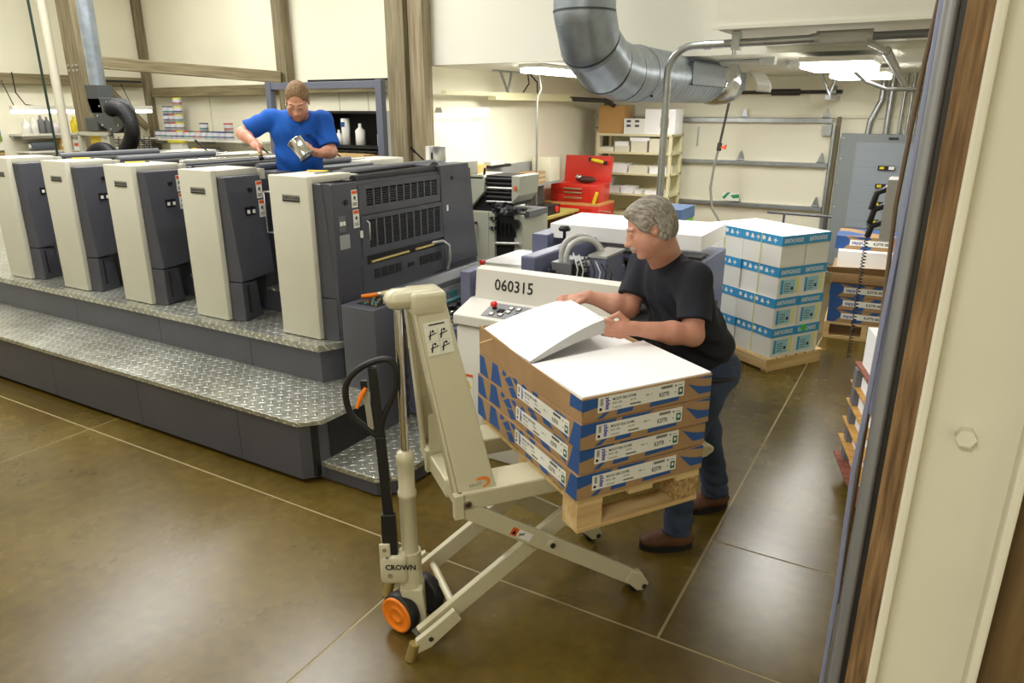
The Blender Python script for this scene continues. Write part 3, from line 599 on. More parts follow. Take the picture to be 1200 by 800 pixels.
# scissor legs
def bar(p0, p1, w, t, v, name):
    d = Vector((p1[0]-p0[0], 0, p1[1]-p0[1])).normalized(); n = Vector((-d.z, 0, d.x))*w/2
    a = Vector((p0[0], v, p0[1])); c = Vector((p1[0], v, p1[1])); o = Vector((0, t, 0))
    b = B(); b.hexa([a-n, c-n, c-n+o, a-n+o], [a+n, c+n, c+n+o, a+n+o], jack_m, JT); return b.obj(name, jk, bev=.004)
for v in (0.0, .43):
    bar((-.85, .635), (-.03, .085), .072, .025, v, 'outer_leg')
    b = B(); b.prism([(-.10, .10), (-.08, .145), (-.02, .125), (.02, .06), (0, .03), (-.04, .035)], v-.004, v+.034, jack_m, 'y', JT); b.cyl((-.005, v-.008, .05), (-.005, v, .05), .012, MATS['dark_steel'], T=JT); b.obj('foot_bracket', jk, bev=.004)
    b = B(); b.cyl((-.02, v+.034, .037), (-.02, v+.10, .037), .036, rubber, T=JT); b.obj('load_roller', jk)
    b = B(); b.cyl((-.468, v-.008, .382), (-.468, v+.10, .382), .022, jack_m, T=JT); b.cyl((-.468, v-.012, .382), (-.468, v-.008, .382), .012, MATS['dark_steel'], T=JT); b.obj('centre_pin', jk)
for v in (.045, .375):
    bar((-1.02, .06), (-.08, .665), .075, .03, v, 'inner_leg')
b = B(); b.cyl((-.88, .07, .15), (-.88, .38, .15), .016, jack_m, T=JT); b.obj('cross_tube', jk)
b = B(); b.cyl((-.14, .07, .62), (-.14, .38, .62), .02, jack_m, T=JT); b.obj('cross_tube', jk)
b = B(); b.box(-.87, -.80, .16, .41, .60, .68, jack_m, JT); b.obj('fork_bridge', jk, bev=.006)
# warning sticker on outer leg
dl_ = Vector((.82, 0, -.55)).normalized(); up_ = Vector((.55, 0, .82))
T = JT @ frame((-.66, -.001, .48), (.83, 0, -.557), (.557, 0, .83))
b = B(); b.box(0, .105, 0, .035, 0, .001, lab_w, T); b.box(0, .033, 0, .035, .001, .0015, lab_o, T); b.add([(.005, .006, .002), (.028, .006, .002), (.0165, .028, .002)], [(0, 1, 2)], ink, False, T)
b.add([(.04, .006, .0015), (.062, .03, .0015), (.066, .028, .0015), (.044, .004, .0015)], [(0, 1, 2, 3)], ink, False, T); b.add([(.04, .016, .0015), (.066, .016, .0015), (.066, .020, .0015), (.04, .020, .0015)], [(0, 1, 2, 3)], ink, False, T); b.obj('warning_label', jk)
# A-frame legs leaning in to the cap
def aleg(v0, v1, name):
    t = .028; sg = 1 if v1 > v0 else -1
    b = B()
    bo = [(-.85, v0, .62), (-.70, v0, .655), (-.70, v0+sg*t, .655), (-.85, v0+sg*t, .62)]
    tp = [(-.965, v1, 1.40), (-.845, v1, 1.42), (-.845, v1+sg*t, 1.42), (-.965, v1+sg*t, 1.40)]
    b.hexa(bo, tp, jack_m, JT)
    bo = [(-.862, v0-sg*.004, .60), (-.848, v0-sg*.004, .60), (-.848, v0+sg*.07, .60), (-.862, v0+sg*.07, .60)]
    tp = [(-.976, v1-sg*.004, 1.40), (-.962, v1-sg*.004, 1.40), (-.962, v1+sg*.05, 1.40), (-.976, v1+sg*.05, 1.40)]
    b.hexa(bo, tp, jack_m, JT)
    return b.obj(name, jk, bev=.006)
aleg(.0, .16, 'mast_leg'); aleg(.57, .30, 'mast_leg')
b = B(); b.hexa([(-.865, .415, .63), (-.81, .415, .63), (-.81, .43, .63), (-.865, .43, .63)], [(-.875, .375, .88), (-.82, .375, .88), (-.82, .39, .88), (-.875, .375, .88)], jack_m, JT); b.cyl((-.84, .40, .65), (-.84, .43, .65), .012, MATS['dark_steel'], T=JT); b.obj('inner_link', jk, bev=.003)
# cap
b = B(); b.box(-1.065, -.84, .160, .268, 1.398, 1.470, jack_m, JT, bev=.034); b.box(-.98, -.842, .15, .30, 1.37, 1.462, jack_m, JT, bev=.018); b.obj('mast_cap', jk)
# instruction label on the near mast leg
e0 = Vector((-.86, 0, .62)); e1 = Vector((-.975, .16, 1.40)); ly = (e1-e0).normalized(); lx = Vector((1, 0, .1)).normalized()
o_ = e0.lerp(e1, .775)+lx*.02; nrm = lx.cross(ly)
T = JT @ frame(o_ + nrm*.002, lx, ly)
b = B(); b.box(0, .10, 0, .125, 0, .001, M('label_cream', (222, 220, 204), .6), T); 
for x in (.012, .055):
    for y in (.012, .06):
        b.add([(x, y, .002), (x+.010, y+.034, .002), (x+.014, y+.033, .002), (x+.006, y, .002)], [(0, 1, 2, 3)], ink, False, T); b.add([(x, y+.012, .002), (x+.032, y+.02, .002), (x+.032, y+.024, .002), (x, y+.016, .002)], [(0, 1, 2, 3)], ink, False, T); b.cyl((x+.02, y+.03, .001), (x+.02, y+.03, .002), .005, ink, n=8, T=T)
b.box(.02, .08, .112, .117, .001, .002, ink, T); b.box(.0495, .0505, .005, .10, .001, .0015, sign_m, T); b.box(.005, .095, .052, .053, .001, .0015, sign_m, T); b.obj('instruction_label', jk)
o_ = e0.lerp(e1, .10)+lx*.055
T = JT @ frame(o_ + nrm*.004, lx, ly)
b = B(); n_ = 14
pts = [(.052+.034*math.cos(a), .018+.022*math.sin(a), .001) for a in [R(120-200*i/n_) for i in range(n_+1)]] + [(.046+.028*math.cos(a), .016+.014*math.sin(a), .001) for a in [R(-80+200*i/n_) for i in range(n_+1)]]
b.add(pts, [(i, i+1, 2*n_-i, 2*n_+1-i) for i in range(n_)], orange, False, T); b.text('PALAT', .016, sign_m, T @ Matrix.Translation((0, .010, .001)), 1.1, .0003); b.obj('emblem', jk)
# hydraulic pump, cylinder, rod
CX, CV = -1.02, .20
b = B(); b.lathe([(.034, .36), (.034, .62), (.038, .625), (.038, .645), (.033, .65), (.033, .77), (.037, .78), (.037, .80), (.03, .82), (.012, .825)], jack_m, (CX, CV, 0), T=JT); b.obj('lift_cylinder', jk)
b = B(); b.cyl((CX, CV, .82), (CX, CV, 1.40), .0155, chrome, T=JT); b.obj('piston_rod', jk)
b = B(); b.cyl((CX, CV, .20), (CX, CV, .37), .048, jack_m, r1=.045, T=JT)
wj = JT.inverted() @ Vector((-1.708, 1.897, .3)); wj2 = JT.inverted() @ Vector((-1.60, 1.96, .3))
dx = (wj2-wj).normalized(); ny = Vector((-dx.y, dx.x, 0)); Tp = JT @ frame((wj.x, wj.y, .245), dx, ny)
b.box(-.012, .10, -.035, .04, 0, .135, jack_m, Tp, bev=.018); b.box(-.01, .035, -.03, -.018, .1, .19, jack_m, Tp, bev=.005); b.box(-.01, .035, .02, .032, .1, .19, jack_m, Tp, bev=.005)
b.cyl((.012, -.034, .165), (.012, .036, .165), .009, chrome, T=Tp); b.cyl((.03, -.036, .045), (.03, -.034, .045), .011, chrome, T=Tp); b.cyl((.022, -.034, .13), (.022, -.03, .13), .007, chrome, T=Tp); b.obj('pump_block', jk)
b = B(); Tt = JT @ frame((wj.x, wj.y, .245), dx, Vector((0, 0, 1))); Tt = Tt @ Matrix.Translation((.012, .075, .0365)); b.text('CROWN', .034, ink, Tt, .93, .0012); b.obj('lettering', jk)
# wheel fork
W1 = JT.inverted() @ Vector((-1.655, 1.925, .09)); W2 = JT.inverted() @ Vector((-1.640, 2.082, .09)); wd = (W2-W1).normalized(); wc_ = (W1+W2)/2
wn = Vector((wd.y, -wd.x, 0))
for i, wv in enumerate((W1, W2)):
    p0 = wv-wd*.024; p1 = wv+wd*.024; b = B()
    q = frame(p0, wd.orthogonal(), wd.cross(wd.orthogonal())); q = JT @ (Matrix.Translation(p0) @ wd.to_track_quat('Z', 'Y').to_matrix().to_4x4())
    b.lathe([(.078, 0), (.086, .004), (.088, .010), (.088, .040), (.084, .048), (.07, .048)], rubber, T=q, n=32); wl = b.obj('steer_wheel', jk)
    b = B(); b.lathe([(.001, -.004), (.028, -.004), (.030, -.008), (.032, -.003), (.062, -.003), (.067, -.010), (.078, -.009), (.078, .01), (.001, .01)] if i == 0 else [(.001, .044), (.07, .044), (.07, .05), (.001, .05)], orange, T=q, n=32); b.obj('wheel_hub', wl)
b = B(); c0 = Vector((CX, CV, 0)); 
Tn = JT @ frame((CX, CV, 0), dx, ny)
b.hexa([(-.035+.03, -.05, .045), (.065, -.05, .045), (.065, -.035, .045), (-.005, -.035, .045)], [(-.045, -.048, .21), (.05, -.048, .21), (.05, .03, .21), (-.045, .03, .21)], jack_m, Tn); b.box(-.03, .05, -.04, .04, .17, .22, jack_m, Tn, bev=.01); b.obj('wheel_yoke', jk, bev=.006)
# low stabiliser brackets with brass rollers
for v in (.0, .43):
    b = B(); b.prism([(-1.06, .09), (-1.0, .125), (-.90, .19), (-.87, .14), (-1.0, .045), (-1.06, .03)], v-.012, v+.012, jack_m, 'y', JT); b.cyl((-1.0, v-.016, .085), (-1.0, v-.012, .085), .010, MATS['dark_steel'], T=JT); b.obj('heel_bracket', jk, bev=.003)
    b = B(); b.cyl((-1.065, v+.0, .075), (-1.085, v-.0, .003), .022, M('zinc_brass', (196, 176, 116), .3, .8), T=JT, n=20); b.obj('parking_foot', jk)
# handle
hx = Vector((math.cos(R(30)), math.sin(R(30)), 0)); Q = Vector((-1.681, 1.912, 0))
def HP(s, z, o=0): return Q + hx*s + Vector((0, 0, z)) + Vector((hx.y, -hx.x, 0))*o
def sm(pts, n=5):
    out = []; m = len(pts)
    for i in range(m):
        p0, p1, p2, p3 = pts[i-1], pts[i], pts[(i+1) % m], pts[(i+2) % m]
        for k in range(n):
            t = k/n; out.append(.5*((2*p1)+(-p0+p2)*t+(2*p0-5*p1+4*p2-p3)*t*t+(-p0+3*p1-3*p2+p3)*t**3))
    return out
lp = [HP(*q) for q in ((-.025, .905), (-.075, .945), (-.122, 1.0), (-.133, 1.085), (-.112, 1.142), (-.055, 1.19), (.02, 1.215), (.052, 1.20), (.062, 1.16), (.055, 1.09), (.01, .99), (-.008, .93))]
b = B(); b.tube(sm(lp), .0125, black, 10, closed=True); b.obj('handle_loop', jk)
b = B(); hb = lambda s, z, w_, t_: [HP(s-w_, z, -t_), HP(s+w_, z, -t_), HP(s+w_, z, t_), HP(s-w_, z, t_)]
b.hexa(hb(.006, .40, .020, .012), hb(-.012, .90, .020, .012), black); b.hexa(hb(-.012, .90, .020, .011), hb(-.026, 1.185, .017, .011), black); b.hexa(hb(.0, .36, .032, .02), hb(.0, .56, .028, .016), black); b.obj('handle_bar', jk, bev=.004)
b = B(); b.hexa(hb(-.045, .93, .011, .004), hb(-.058, 1.10, .010, .004), alum); b.hexa(hb(-.06, 1.09, .012, .008), hb(-.062, 1.13, .012, .008), black); b.obj('release_rod', jk)
b = B(); b.tube([HP(-.052, 1.105, .012), HP(-.068, 1.08, .022), HP(-.088, 1.03, .03)], [.008, .011, .007], orange, 8); b.obj('release_lever', jk)

# ---------------- pallet and cartons on the truck ----------------
LC = (-.942, 2.117); LA = 56.5
LT = Matrix.Translation((LC[0], LC[1], 0)) @ Matrix.Rotation(R(LA), 4, 'Z')
def skid(name, label, T, L_, W_, z0, chip=True, group=None):
    """small wooden pallet, local x 0..L_, y 0..W_; top deck at z0+.145"""
    o = bpy.data.objects.new(name, None); COL.objects.link(o); o.matrix_basis = T @ Matrix.Translation((0, 0, z0)); bpy.context.view_layer.update(); tag(o, label, 'pallet', group)
    t_ = T @ Matrix.Translation((0, 0, z0))
    n = 5
    for k in range(n):
        y = (W_-.11)*k/(n-1); b = B(); b.box(0, L_, y, y+.11, .128, .145, pine, t_); b.obj('deck_board', o, bev=.002)
    for i in range(3):
        y = (W_-.11)*i/2
        b = B(); b.box(0, L_, y, y+.11, 0, .018, pine, t_); b.obj('bottom_board', o, bev=.002)
        for j in ((0, 2) if i != 1 else (0, 1, 2)):
            x = (L_-.11)*j/2; b = B(); b.box(x, x+.11, y+.003, y+.107, .018, .110, osb if (chip and j != 0) else pine, t_); b.obj('block', o)
    for j in range(3):
        x = (L_-.11)*j/2; b = B(); b.box(x, x+.11, 0, W_, .110, .128, pine, t_); b.obj('stringer', o)
    return o
skid('wooden_pallet', 'small pine pallet under the open carton stack on the truck forks', LT @ Matrix.Translation((.0, .01, 0)), .57, .86, .585)
zb = .732; hB = .1025
def logo_pat(b, T, w_, h_, seed, flip=False):
    """blue angular print on a carton face (T: x along, y up, z out)"""
    q = lambda *p: b.add([(x*w_, y*h_, .0006) for x, y in p], [tuple(range(len(p)))], cblue, False, T)
    if seed == 'front':
        q((0, .5), (.0, 1), (.26, 1), (.24, .72), (.02, .5)); q((.30, .86), (.30, 1), (.55, 1), (.50, .9))
        q((.10, .06), (.16, .28), (.20, .30), (.15, .06)); q((.25, .10), (.26, .32), (.38, .34), (.37, .12)); q((.50, .10), (.51, .32), (.74, .36), (.73, .14))
        pts = [(.80, .80)]+[(.80+.20*t, .80-.28*math.sin(t*1.6)) for t in (.25, .5, .75, 1)]+[(1, .22), (.90, .22)]
        q(*pts)
        q((.86, .98), (1, 1), (1, .88))
    elif seed == 'left_near':
        q((.0, .0), (.0, 1), (.05, 1), (.09, .0)); q((.10, .05), (.12, .9), (.21, .9), (.2, .3)); q((.22, .0), (.25, .22), (.33, .2), (.30, 0)); q((.36, .85), (.36, 1), (.42, 1), (.41, .85)); q((.38, 0), (.40, .16), (.46, .14), (.45, 0))
        q((.47, .5), (.47, .9), (.5, 1), (.53, .8))
        for x, s_ in ((.56, 1), (.66, 1), (.77, .0), (.88, 0)):
            pass
        q((.56, .15), (.60, .5), (.66, .35), (.62, .02)); q((.60, .55), (.64, .9), (.70, .62), (.66, .42)); q((.55, .72), (.57, .98), (.62, .94), (.59, .74)); q((.73, .1), (.78, .98), (.84, .98), (.86, .05)); q((.89, 0), (.94, .9), (1, .9), (1, 0)); q((.68, .9), (.7, .72), (.73, .74), (.72, .98))
    elif seed == 'small':
        q((0, 0), (0, 1), (.12, 1), (.2, .6), (.1, 0)); q((.3, 0), (.34, .4), (.45, .3), (.42, 0)); q((.5, .8), (.55, 1), (.66, 1), (.6, .75)); q((.7, 0), (.72, .3), (.9, .5), (1, .2), (1, 0)); q((.8, 1), (.84, .8), (1, .75), (1, 1)); q((.14, 1), (.3, .8), (.44, .82), (.4, 1))
def carton_label(T, w_, h_, o, brandcol=(70, 70, 170)):
    """white label with print; T x along y up z out"""
    b = B(); b.box(0, w_, 0, h_, 0, .0008, lab_w, T)
    Z = lambda x, y: T @ Matrix.Translation((x*w_, y*h_, .0012))
    blue_t = M('print_violet', brandcol, .6)
    Tv = Z(.115, .12) @ Matrix.Rotation(R(90), 4, 'Z'); b.text('sappi', h_*.42, blue_t, Tv, .95, .0009)
    for k in range(6): b.box(w_*.025+.002*k, w_*.025+.0012+.002*k, h_*.45, h_*.9, .0008, .0014, sign_m, T)
    b.cyl(T @ Vector((w_*.03, h_*.22, .0008)), T @ Vector((w_*.03, h_*.22, .0014)), h_*.10, ink, n=12)
    b.text('MCCOY SILK COVER', h_*.22, ink, Z(.16, .66), .84, .0004)
    b.text('25 X 38', h_*.16, sign_d, Z(.36, .42), .8, .0003); b.text('80 LB  116M', h_*.16, sign_d, Z(.16, .42), .8, .0003); b.text('17 1/2 X 23', h_*.16, sign_d, Z(.16, .12), .8, .0003)
    b.text('500   4', h_*.16, sign_d, Z(.54, .5), 1.0, .0003)
    for k in range(14): b.box(w_*(.36+.009*k), w_*(.364+.009*k)+.0006*(k % 3), h_*.13, h_*.23, .0008, .0014, ink, T)
    for k in range(16): b.box(w_*(.72+.0085*k), w_*(.7235+.0085*k)+.0007*(k % 2), h_*.72, h_*.90, .0008, .0014, ink, T)
    b.text('K3770', h_*.40, ink, Z(.70, .22), .72, .0006)
    b.box(w_*.93, w_*.985, h_*.12, h_*.62, .0008, .0014, M('label_green', (24, 104, 84), .6), T); b.box(w_*.945, w_*.97, h_*.3, h_*.5, .0014, .0018, lab_w, T)
    b.cyl(T @ Vector((w_*.895, h_*.78, .0008)), T @ Vector((w_*.895, h_*.78, .0014)), h_*.07, sign_d, n=10); b.box(w_*.925, w_*.975, h_*.75, h_*.80, .0008, .0014, sign_m, T); b.cyl(T @ Vector((w_*.895, h_*.35, .0008)), T @ Vector((w_*.895, h_*.35, .0014)), h_*.07, sign_d, n=3)
    return b.obj('label', o)
sign_d = M('print_grey', (110, 110, 110), .6)
cnames = ['bottom', 'second', 'third', 'top open']
CW, CD = .583, .89
for k in range(4):
    z0 = zb+hB*k; jit = [(.0, .0, .0), (.006, .006, .3), (-.002, -.004, -.3), (0, 0, 0)][k]
    T0 = LT @ Matrix.Translation((jit[0]-.004*(3-k), jit[1], z0)) @ Matrix.Rotation(R(jit[2]), 4, 'Z')
    o = bpy.data.objects.new('paper_carton', None); COL.objects.link(o); o.matrix_basis = T0; bpy.context.view_layer.update()
    tag(o, ['bottom brown and blue paper carton resting on the raised pallet', 'second carton from the bottom on the truck load', 'third carton from the bottom, just under the open one', 'topmost carton of the truck load, open with white sheets showing'][k], 'carton', 'cartons on the pallet truck')
    b = B(); h_ = hB-.003
    if k < 3:
        b.box(0, CW, 0, CD, 0, h_, card, T0)
    else:
        t = .006
        b.box(0, CW, 0, CD, 0, .03, card, T0); b.box(0, CW, 0, t, .03, h_-.006, card, T0); b.box(0, CW, CD-t, CD, .03, h_+.02, card, T0); b.box(CW-t, CW, t, CD-t, .03, h_-.012, card, T0)
        vs = [(0, 0, .03), (0, CD, .03), (0, CD, h_+.025), (0, CD*.52, h_+.0), (0, 0, h_-.012)]
        b.add(vs+[(t, y, z) for _, y, z in vs], [(4, 3, 2, 1, 0), (5, 6, 7, 8, 9), (0, 1, 6, 5), (1, 2, 7, 6), (2, 3, 8, 7), (3, 4, 9, 8), (4, 0, 5, 9)], card, False, T0)
    Tf = T0 @ frame((0, 0, 0), (1, 0, 0), (0, 0, 1)) 
    logo_pat(b, Tf, CW, h_-.012 if k == 3 else h_, 'front')
    Tl = T0 @ frame((0, CD, 0), (0, -1, 0), (0, 0, 1)) @ Matrix.Diagonal((1, 1, 1, 1))
    # pattern measured from the near corner: mirror x
    Tm = T0 @ Matrix(((0, 0, -1, 0), (1, 0, 0, 0), (0, 1, 0, 0), (0, 0, 0, 1)))
    if k < 3: logo_pat(b, Tm, CD, h_, 'left_near')
    else: b.add([(.0, .045, .0006), (0, .088, .0006), (.08, .09, .0006), (.085, .04, .0006)], [(0, 1, 2, 3)], cblue, False, Tm)
    b.obj('box', o)
    Tlab = T0 @ frame((.065, 0, .028), (1, 0, 0), (0, 0, 1)); carton_label(Tlab, .385, .060, o)
    if k < 3:
        Tlab = T0 @ frame((0, .50, .022), (0, -1, 0), (0, 0, 1)); carton_label(Tlab, .42, .060, o)
b = B(); b.cyl(LT @ Vector((-.0015, .52, zb+hB*1.45)), LT @ Vector((-.0005, .52, zb+hB*1.45)), .018, M('green_dot', (60, 190, 60), .6), n=10); b.cyl(LT @ Vector((-.0015, .55, zb+hB*1.65)), LT @ Vector((-.0005, .55, zb+hB*1.65)), .016, MATS['green_dot'], n=10); tag(b.obj('sticker'), 'bright green paint mark on the left side of the carton stack', 'mark')
b = B(); Tq = LT @ place(-.05, .73, zb+hB*3.92, 20); b.box(-.02, .07, -.004, .004, 0, .006, M('wood_chip', (206, 178, 126), .7), Tq); tag(b.obj('wood_sliver'), 'short tan strip poking from the left side of the open carton', 'strip')
# paper stacks
b = B(); zt = zb+hB*3+hB
def nstk(u, v): return (.003+u*(CW-.004), .006+v*(.385+.05*u), zt-.004)
b.grid(nstk, 2, 2, paper, False, LT)
vs = [(.003, .006), (CW-.001, .006), (CW-.001, .440), (.003, .39)]
b.prism(vs, zt-.07, zt-.0035, paper, 'z', LT); b.obj
o = b.obj('paper_stack', None); tag(o, 'flat stack of white sheets in the near half of the open carton', 'paper')
b = B()
def ream_top(u, v):
    y = .400+.06*u+(.48-.06*u)*v; xe = .385+.10*v-.03*v*v; x = .003+u*xe
    z = zt+.004+.108*math.sin(u*1.30)/math.sin(1.30)*(1-.15*v)
    return (x, y, z)
def ream_bot(u, v):
    x, y, z = ream_top(u, v); th = .012+.050*u**.8
    return (x+.010*u, y, z-th)
N_ = 14
b.grid(ream_top, N_, 8, paper, True, LT)
b.grid(lambda u, v: ream_bot(u, 1-v), N_, 8, paper_edge, True, LT)
def side(fa, fb, n, m_):
    vs = [fa(i/n) for i in range(n+1)] + [fb(i/n) for i in range(n+1)]
    b.add(vs, [(i, i+1, n+2+i, n+1+i) for i in range(n)], m_, False, LT)
side(lambda t: ream_bot(t, 0), lambda t: ream_top(t, 0), N_, paper_edge); side(lambda t: ream_top(t, 1), lambda t: ream_bot(t, 1), N_, paper_edge)
side(lambda t: ream_bot(1, t), lambda t: ream_top(1, t), 8, paper_edge); side(lambda t: ream_top(0, t), lambda t: ream_bot(0, t), 8, paper_edge)
tag(b.obj('paper_ream', None), 'half-stack of white sheets bent up by the hands of the man in navy', 'paper')
b = B(); b.box(.003, CW-.01, .46, .865, zt-.07, zt-.03, paper, LT); tag(b.obj('paper_stack'), 'remaining white sheets in the carton beneath the lifted half-stack', 'paper')
# ---------------- duct, conduit rail, lamps ----------------
du = thing('air_duct', 'large galvanised round duct dropping from above and bending under the soffit', 'duct', (-2.0, 5.5, 2.35))
black_band = M('duct_tape', (60, 64, 70), .5)
r = .19
b = B(); b.cyl((-2.0, 4.33, 2.66), (-2.0, 4.30, 4.9), r, duct_m, n=32); b.obj('vertical_pipe', du)
cen = Vector((-2.0, 4.33+.62, 2.66+.30-.0))
def elp(t):  # elbow path from (4.33, 2.66) down to (5.0, 2.34)
    a = math.pi+ (math.pi/2)*t
    return Vector((-2.0, 4.95+.62*math.cos(a), 2.66+.32*math.sin(a)))
segs = [0, .36, .7, 1.0]
for i in range(3):
    p0, p1 = elp(segs[i]), elp(segs[i+1]); b = B(); b.tube([p0, p1], [r+.001*i, r+.001*i], duct_m, 32)
    # join edges
    b.obj('elbow_segment', du)
for i in (0, 1, 2, 3):
    p = elp(segs[i]); d = (elp(min(1, segs[i]+.05))-elp(max(0, segs[i]-.05))).normalized(); b = B()
    if i in (0, 3): d = (Vector((0, 0, -1)), None, None, Vector((0, 1, 0)))[i]
    b.tube([p-d*.006, p+d*.006], r+.0025, black_band, 32); b.obj('joint_band', du)
for i in (0, 1, 2, 3):
    b = B(); b.sphere(elp(segs[i]), r*1.0, duct_m, 24); b.obj('elbow_core', du)
b = B(); b.tube([elp(.42)+Vector((.10, -.165, -.02)), elp(.55)+Vector((.10, -.158, -.05)), elp(.66)+Vector((.10, -.15, -.08))], .014, black_band, 8); b.obj('tape_strip', du)
b = B()
y = 4.95; pts = []; rr = []
while y < 7.85:
    for k, q in enumerate((0, .004, .004, 0)): pts.append((-2.0, y+.028*k, 2.34)); rr.append(r+q*(1 if y > 5.1 else 0))
    y += .112
b.tube(pts, rr, duct_m, 32); b.obj('spiral_pipe', du)
b = B(); b.tube([(-2.0, 5.22, 2.34), (-2.0, 5.26, 2.34)], r+.008, duct_m, 32); b.cyl((-1.88, 5.24, 2.2), (-1.86, 5.24, 2.18), .008, black); b.obj('collar', du)
greyp = M('register_grey', (112, 120, 124), .5, .4, var=.12, vs=20)
b = B(); b.box(-1.83, -1.80, 6.0, 7.0, 2.29, 2.45, greyp); b.box(-1.83, -1.79, 5.98, 7.02, 2.45, 2.46, black_band); b.box(-1.83, -1.79, 5.98, 7.02, 2.28, 2.29, black_band); b.obj('side_register', du)
b = B(); b.box(-1.83, -1.795, 7.45, 7.8, 2.28, 2.44, greyp); b.obj('side_register', du)
foil = M('foil', (220, 222, 224), .22, .95, var=.25, vs=10, bump=.4, bs=20)
for i, (yy, zz, s_) in enumerate(((7.12, 2.34, 1.0), (7.75, 2.35, .75))):
    hd = thing('foil_hood', ['crumpled shiny foil scoop on the side of the duct, nearer the bent conduit', 'smaller white curved foil scoop at the far end of the duct'][i], 'hood', (-1.75, yy, zz-.15))
    b = B()
    def hf(u, v):
        k = math.sin(math.pi*u)
        if i == 0:
            a = R(80-165*u); q = .195+.10*v*(.4+.6*k)+.010*math.sin(13*u+5*v)
            return (-2.0+q*math.cos(a), 7.02+.20*v+.05*math.sin(4*u), 2.345+q*math.sin(a)*.95)
        return (-1.80+.13*v+.10*u+.05*k, 7.88+.06*v-.05*k, 2.46-.20*u-.01*v+.006*math.sin(9*u))
    b.grid(hf, 14, 10, foil if i == 0 else M('white_foil', (236, 236, 230), .5, .2)); ob = b.obj('hood', hd)
    md = ob.modifiers.new('t', 'SOLIDIFY'); md.thickness = .006
# conduit rail
rl = thing('overhead_conduit', 'shiny steel conduit rising beside the man in navy and bending along under the bulkhead', 'conduit', (-1.58, 4.77, 0))
bend = [(-1.60, 4.77, 2.20)] + [(-1.60+.16*(1-math.cos(a)), 4.77, 2.31+.165*math.sin(a)) for a in [R(15*k) for k in range(7)]] 
b = B(); b.tube([(-1.60, 4.77, .9), (-1.60, 4.77, 1.6), (-1.60, 4.77, 2.2)]+bend[1:]+[(-1.40, 4.77, 2.477), (-.70, 4.77, 2.487)], .024, steel, 14); b.obj('pipe', rl)
for p_, q_ in (((-1.60, 4.77, 1.98), (-1.60, 4.77, 2.04)), ((-1.37, 4.77, 2.477), (-1.33, 4.77, 2.477)), ((-.75, 4.77, 2.487), (-.70, 4.77, 2.487))):
    b = B(); b.cyl(p_, q_, .028, steel); b.obj('coupling', rl)
b = B(); b.cyl((-.72, 4.77, 2.487), (-.42, 4.77, 2.487), .040, M('box_grey', (176, 176, 172), .45, .3), n=20); b.box(-.70, -.44, 4.73, 4.80, 2.45, 2.52, MATS['box_grey'], bev=.012); b.obj('junction_box', rl)
b = B(); b.cyl((-.42, 4.77, 2.487), (-.14, 4.77, 2.49), .022, M('grey_pipe', (120, 122, 124), .5, .3)); b.obj('pipe', rl)
b = B(); b.cyl((-.44, 4.79, 2.46), (-.40, 5.6, 2.46), .020, steel); b.cyl((-.40, 5.6, 2.46), (-.43, 10.1, 2.3), .03, steel); b.obj('branch_pipe', rl)
b = B(); b.box(-1.20, -1.15, 4.74, 4.80, 2.44, 2.545, steel); b.cyl((-1.175, 4.73, 2.44), (-1.175, 4.73, 2.41), .012, chrome); b.obj('clamp', rl)
# small ceiling junction boxes
for i, (x, y) in enumerate(((-1.33, 6.5), (-1.18, 7.0), (-1.02, 7.6))):
    b = B(); b.box(x-.06, x+.06, y-.06, y+.06, 2.44, 2.5, MATS['box_grey']); b.cyl((x-.4 if i == 0 else x-.1, y, 2.48), (x, y, 2.48), .012, steel, n=8); tag(b.obj('junction_box'), ['leftmost', 'middle', 'rightmost'][i]+' of three small grey boxes on the soffit above the foil scoops', 'electrical box', 'soffit boxes')
lampm = M('lamp_diffuser', (255, 252, 242), .5, emit=12.0); tube_m = M('lamp_tube', (255, 252, 245), .5, emit=3.0)
def lampfix(name, x0, x1, y0, y1, z, label, h=.08):
    t = thing(name, label, 'lamp', ((x0+x1)/2, (y0+y1)/2, z)); b = B(); b.box(x0, x1, y0, y1, z+h*.55, z+h, white_paint); b.obj('housing', t); b = B(); b.box(x0+.01, x1-.01, y0+.01, y1-.01, z, z+h*.55, lampm, bev=.01); b.obj('diffuser', t)
lampfix('ceiling_lamp', -3.55, -3.3, 6.25, 7.5, 2.42, 'glowing strip lamp under the soffit just left of the duct')
lampfix('ceiling_lamp', -1.0, -.50, 5.95, 6.7, 2.38, 'nearer glowing panel lamp under the right soffit')
lampfix('ceiling_lamp', -1.04, -.52, 7.9, 8.6, 2.38, 'farther glowing panel lamp under the right soffit')
def strip(x0, y0, x1, y1, z, label):
    t = thing('strip_lamp', label, 'lamp', (x0, y0, z)); b = B(); b.cyl((x0, y0, z), (x1, y1, z), .022, tube_m, n=12); b.obj('tube', t)
    d = Vector((x1-x0, y1-y0, 0)).normalized(); b = B(); n = Vector((-d.y, d.x, 0))*.05; a, c = Vector((x0, y0, z+.03)), Vector((x1, y1, z+.03)); up = Vector((0, 0, .05)); b.hexa([a-n, c-n, c+n, a+n], [a-n*.6+up, c-n*.6+up, c+n*.6+up, a+n*.6+up], white_paint); b.obj('reflector', t); return t
strip(-4.42, 6.15, -4.42, 7.05, 2.03, 'lit strip lamp on the cream side wall below the door track')
t_ = strip(-10.6, 5.2, -10.6, 7.2, 2.06, 'long lit strip lamp hanging over the shelves by the left wall')
b = B(); b.tube([(-10.6, 5.25, 2.12), (-10.8, 5.25, 2.45)], .006, black, 6); b.tube([(-10.6, 6.9, 2.12), (-10.8, 6.9, 2.45)], .006, black, 6); b.obj('hanger', t_)
# door spring bracket area covered; perforated hangers
for i, x in enumerate((-1.36,)):
    pass
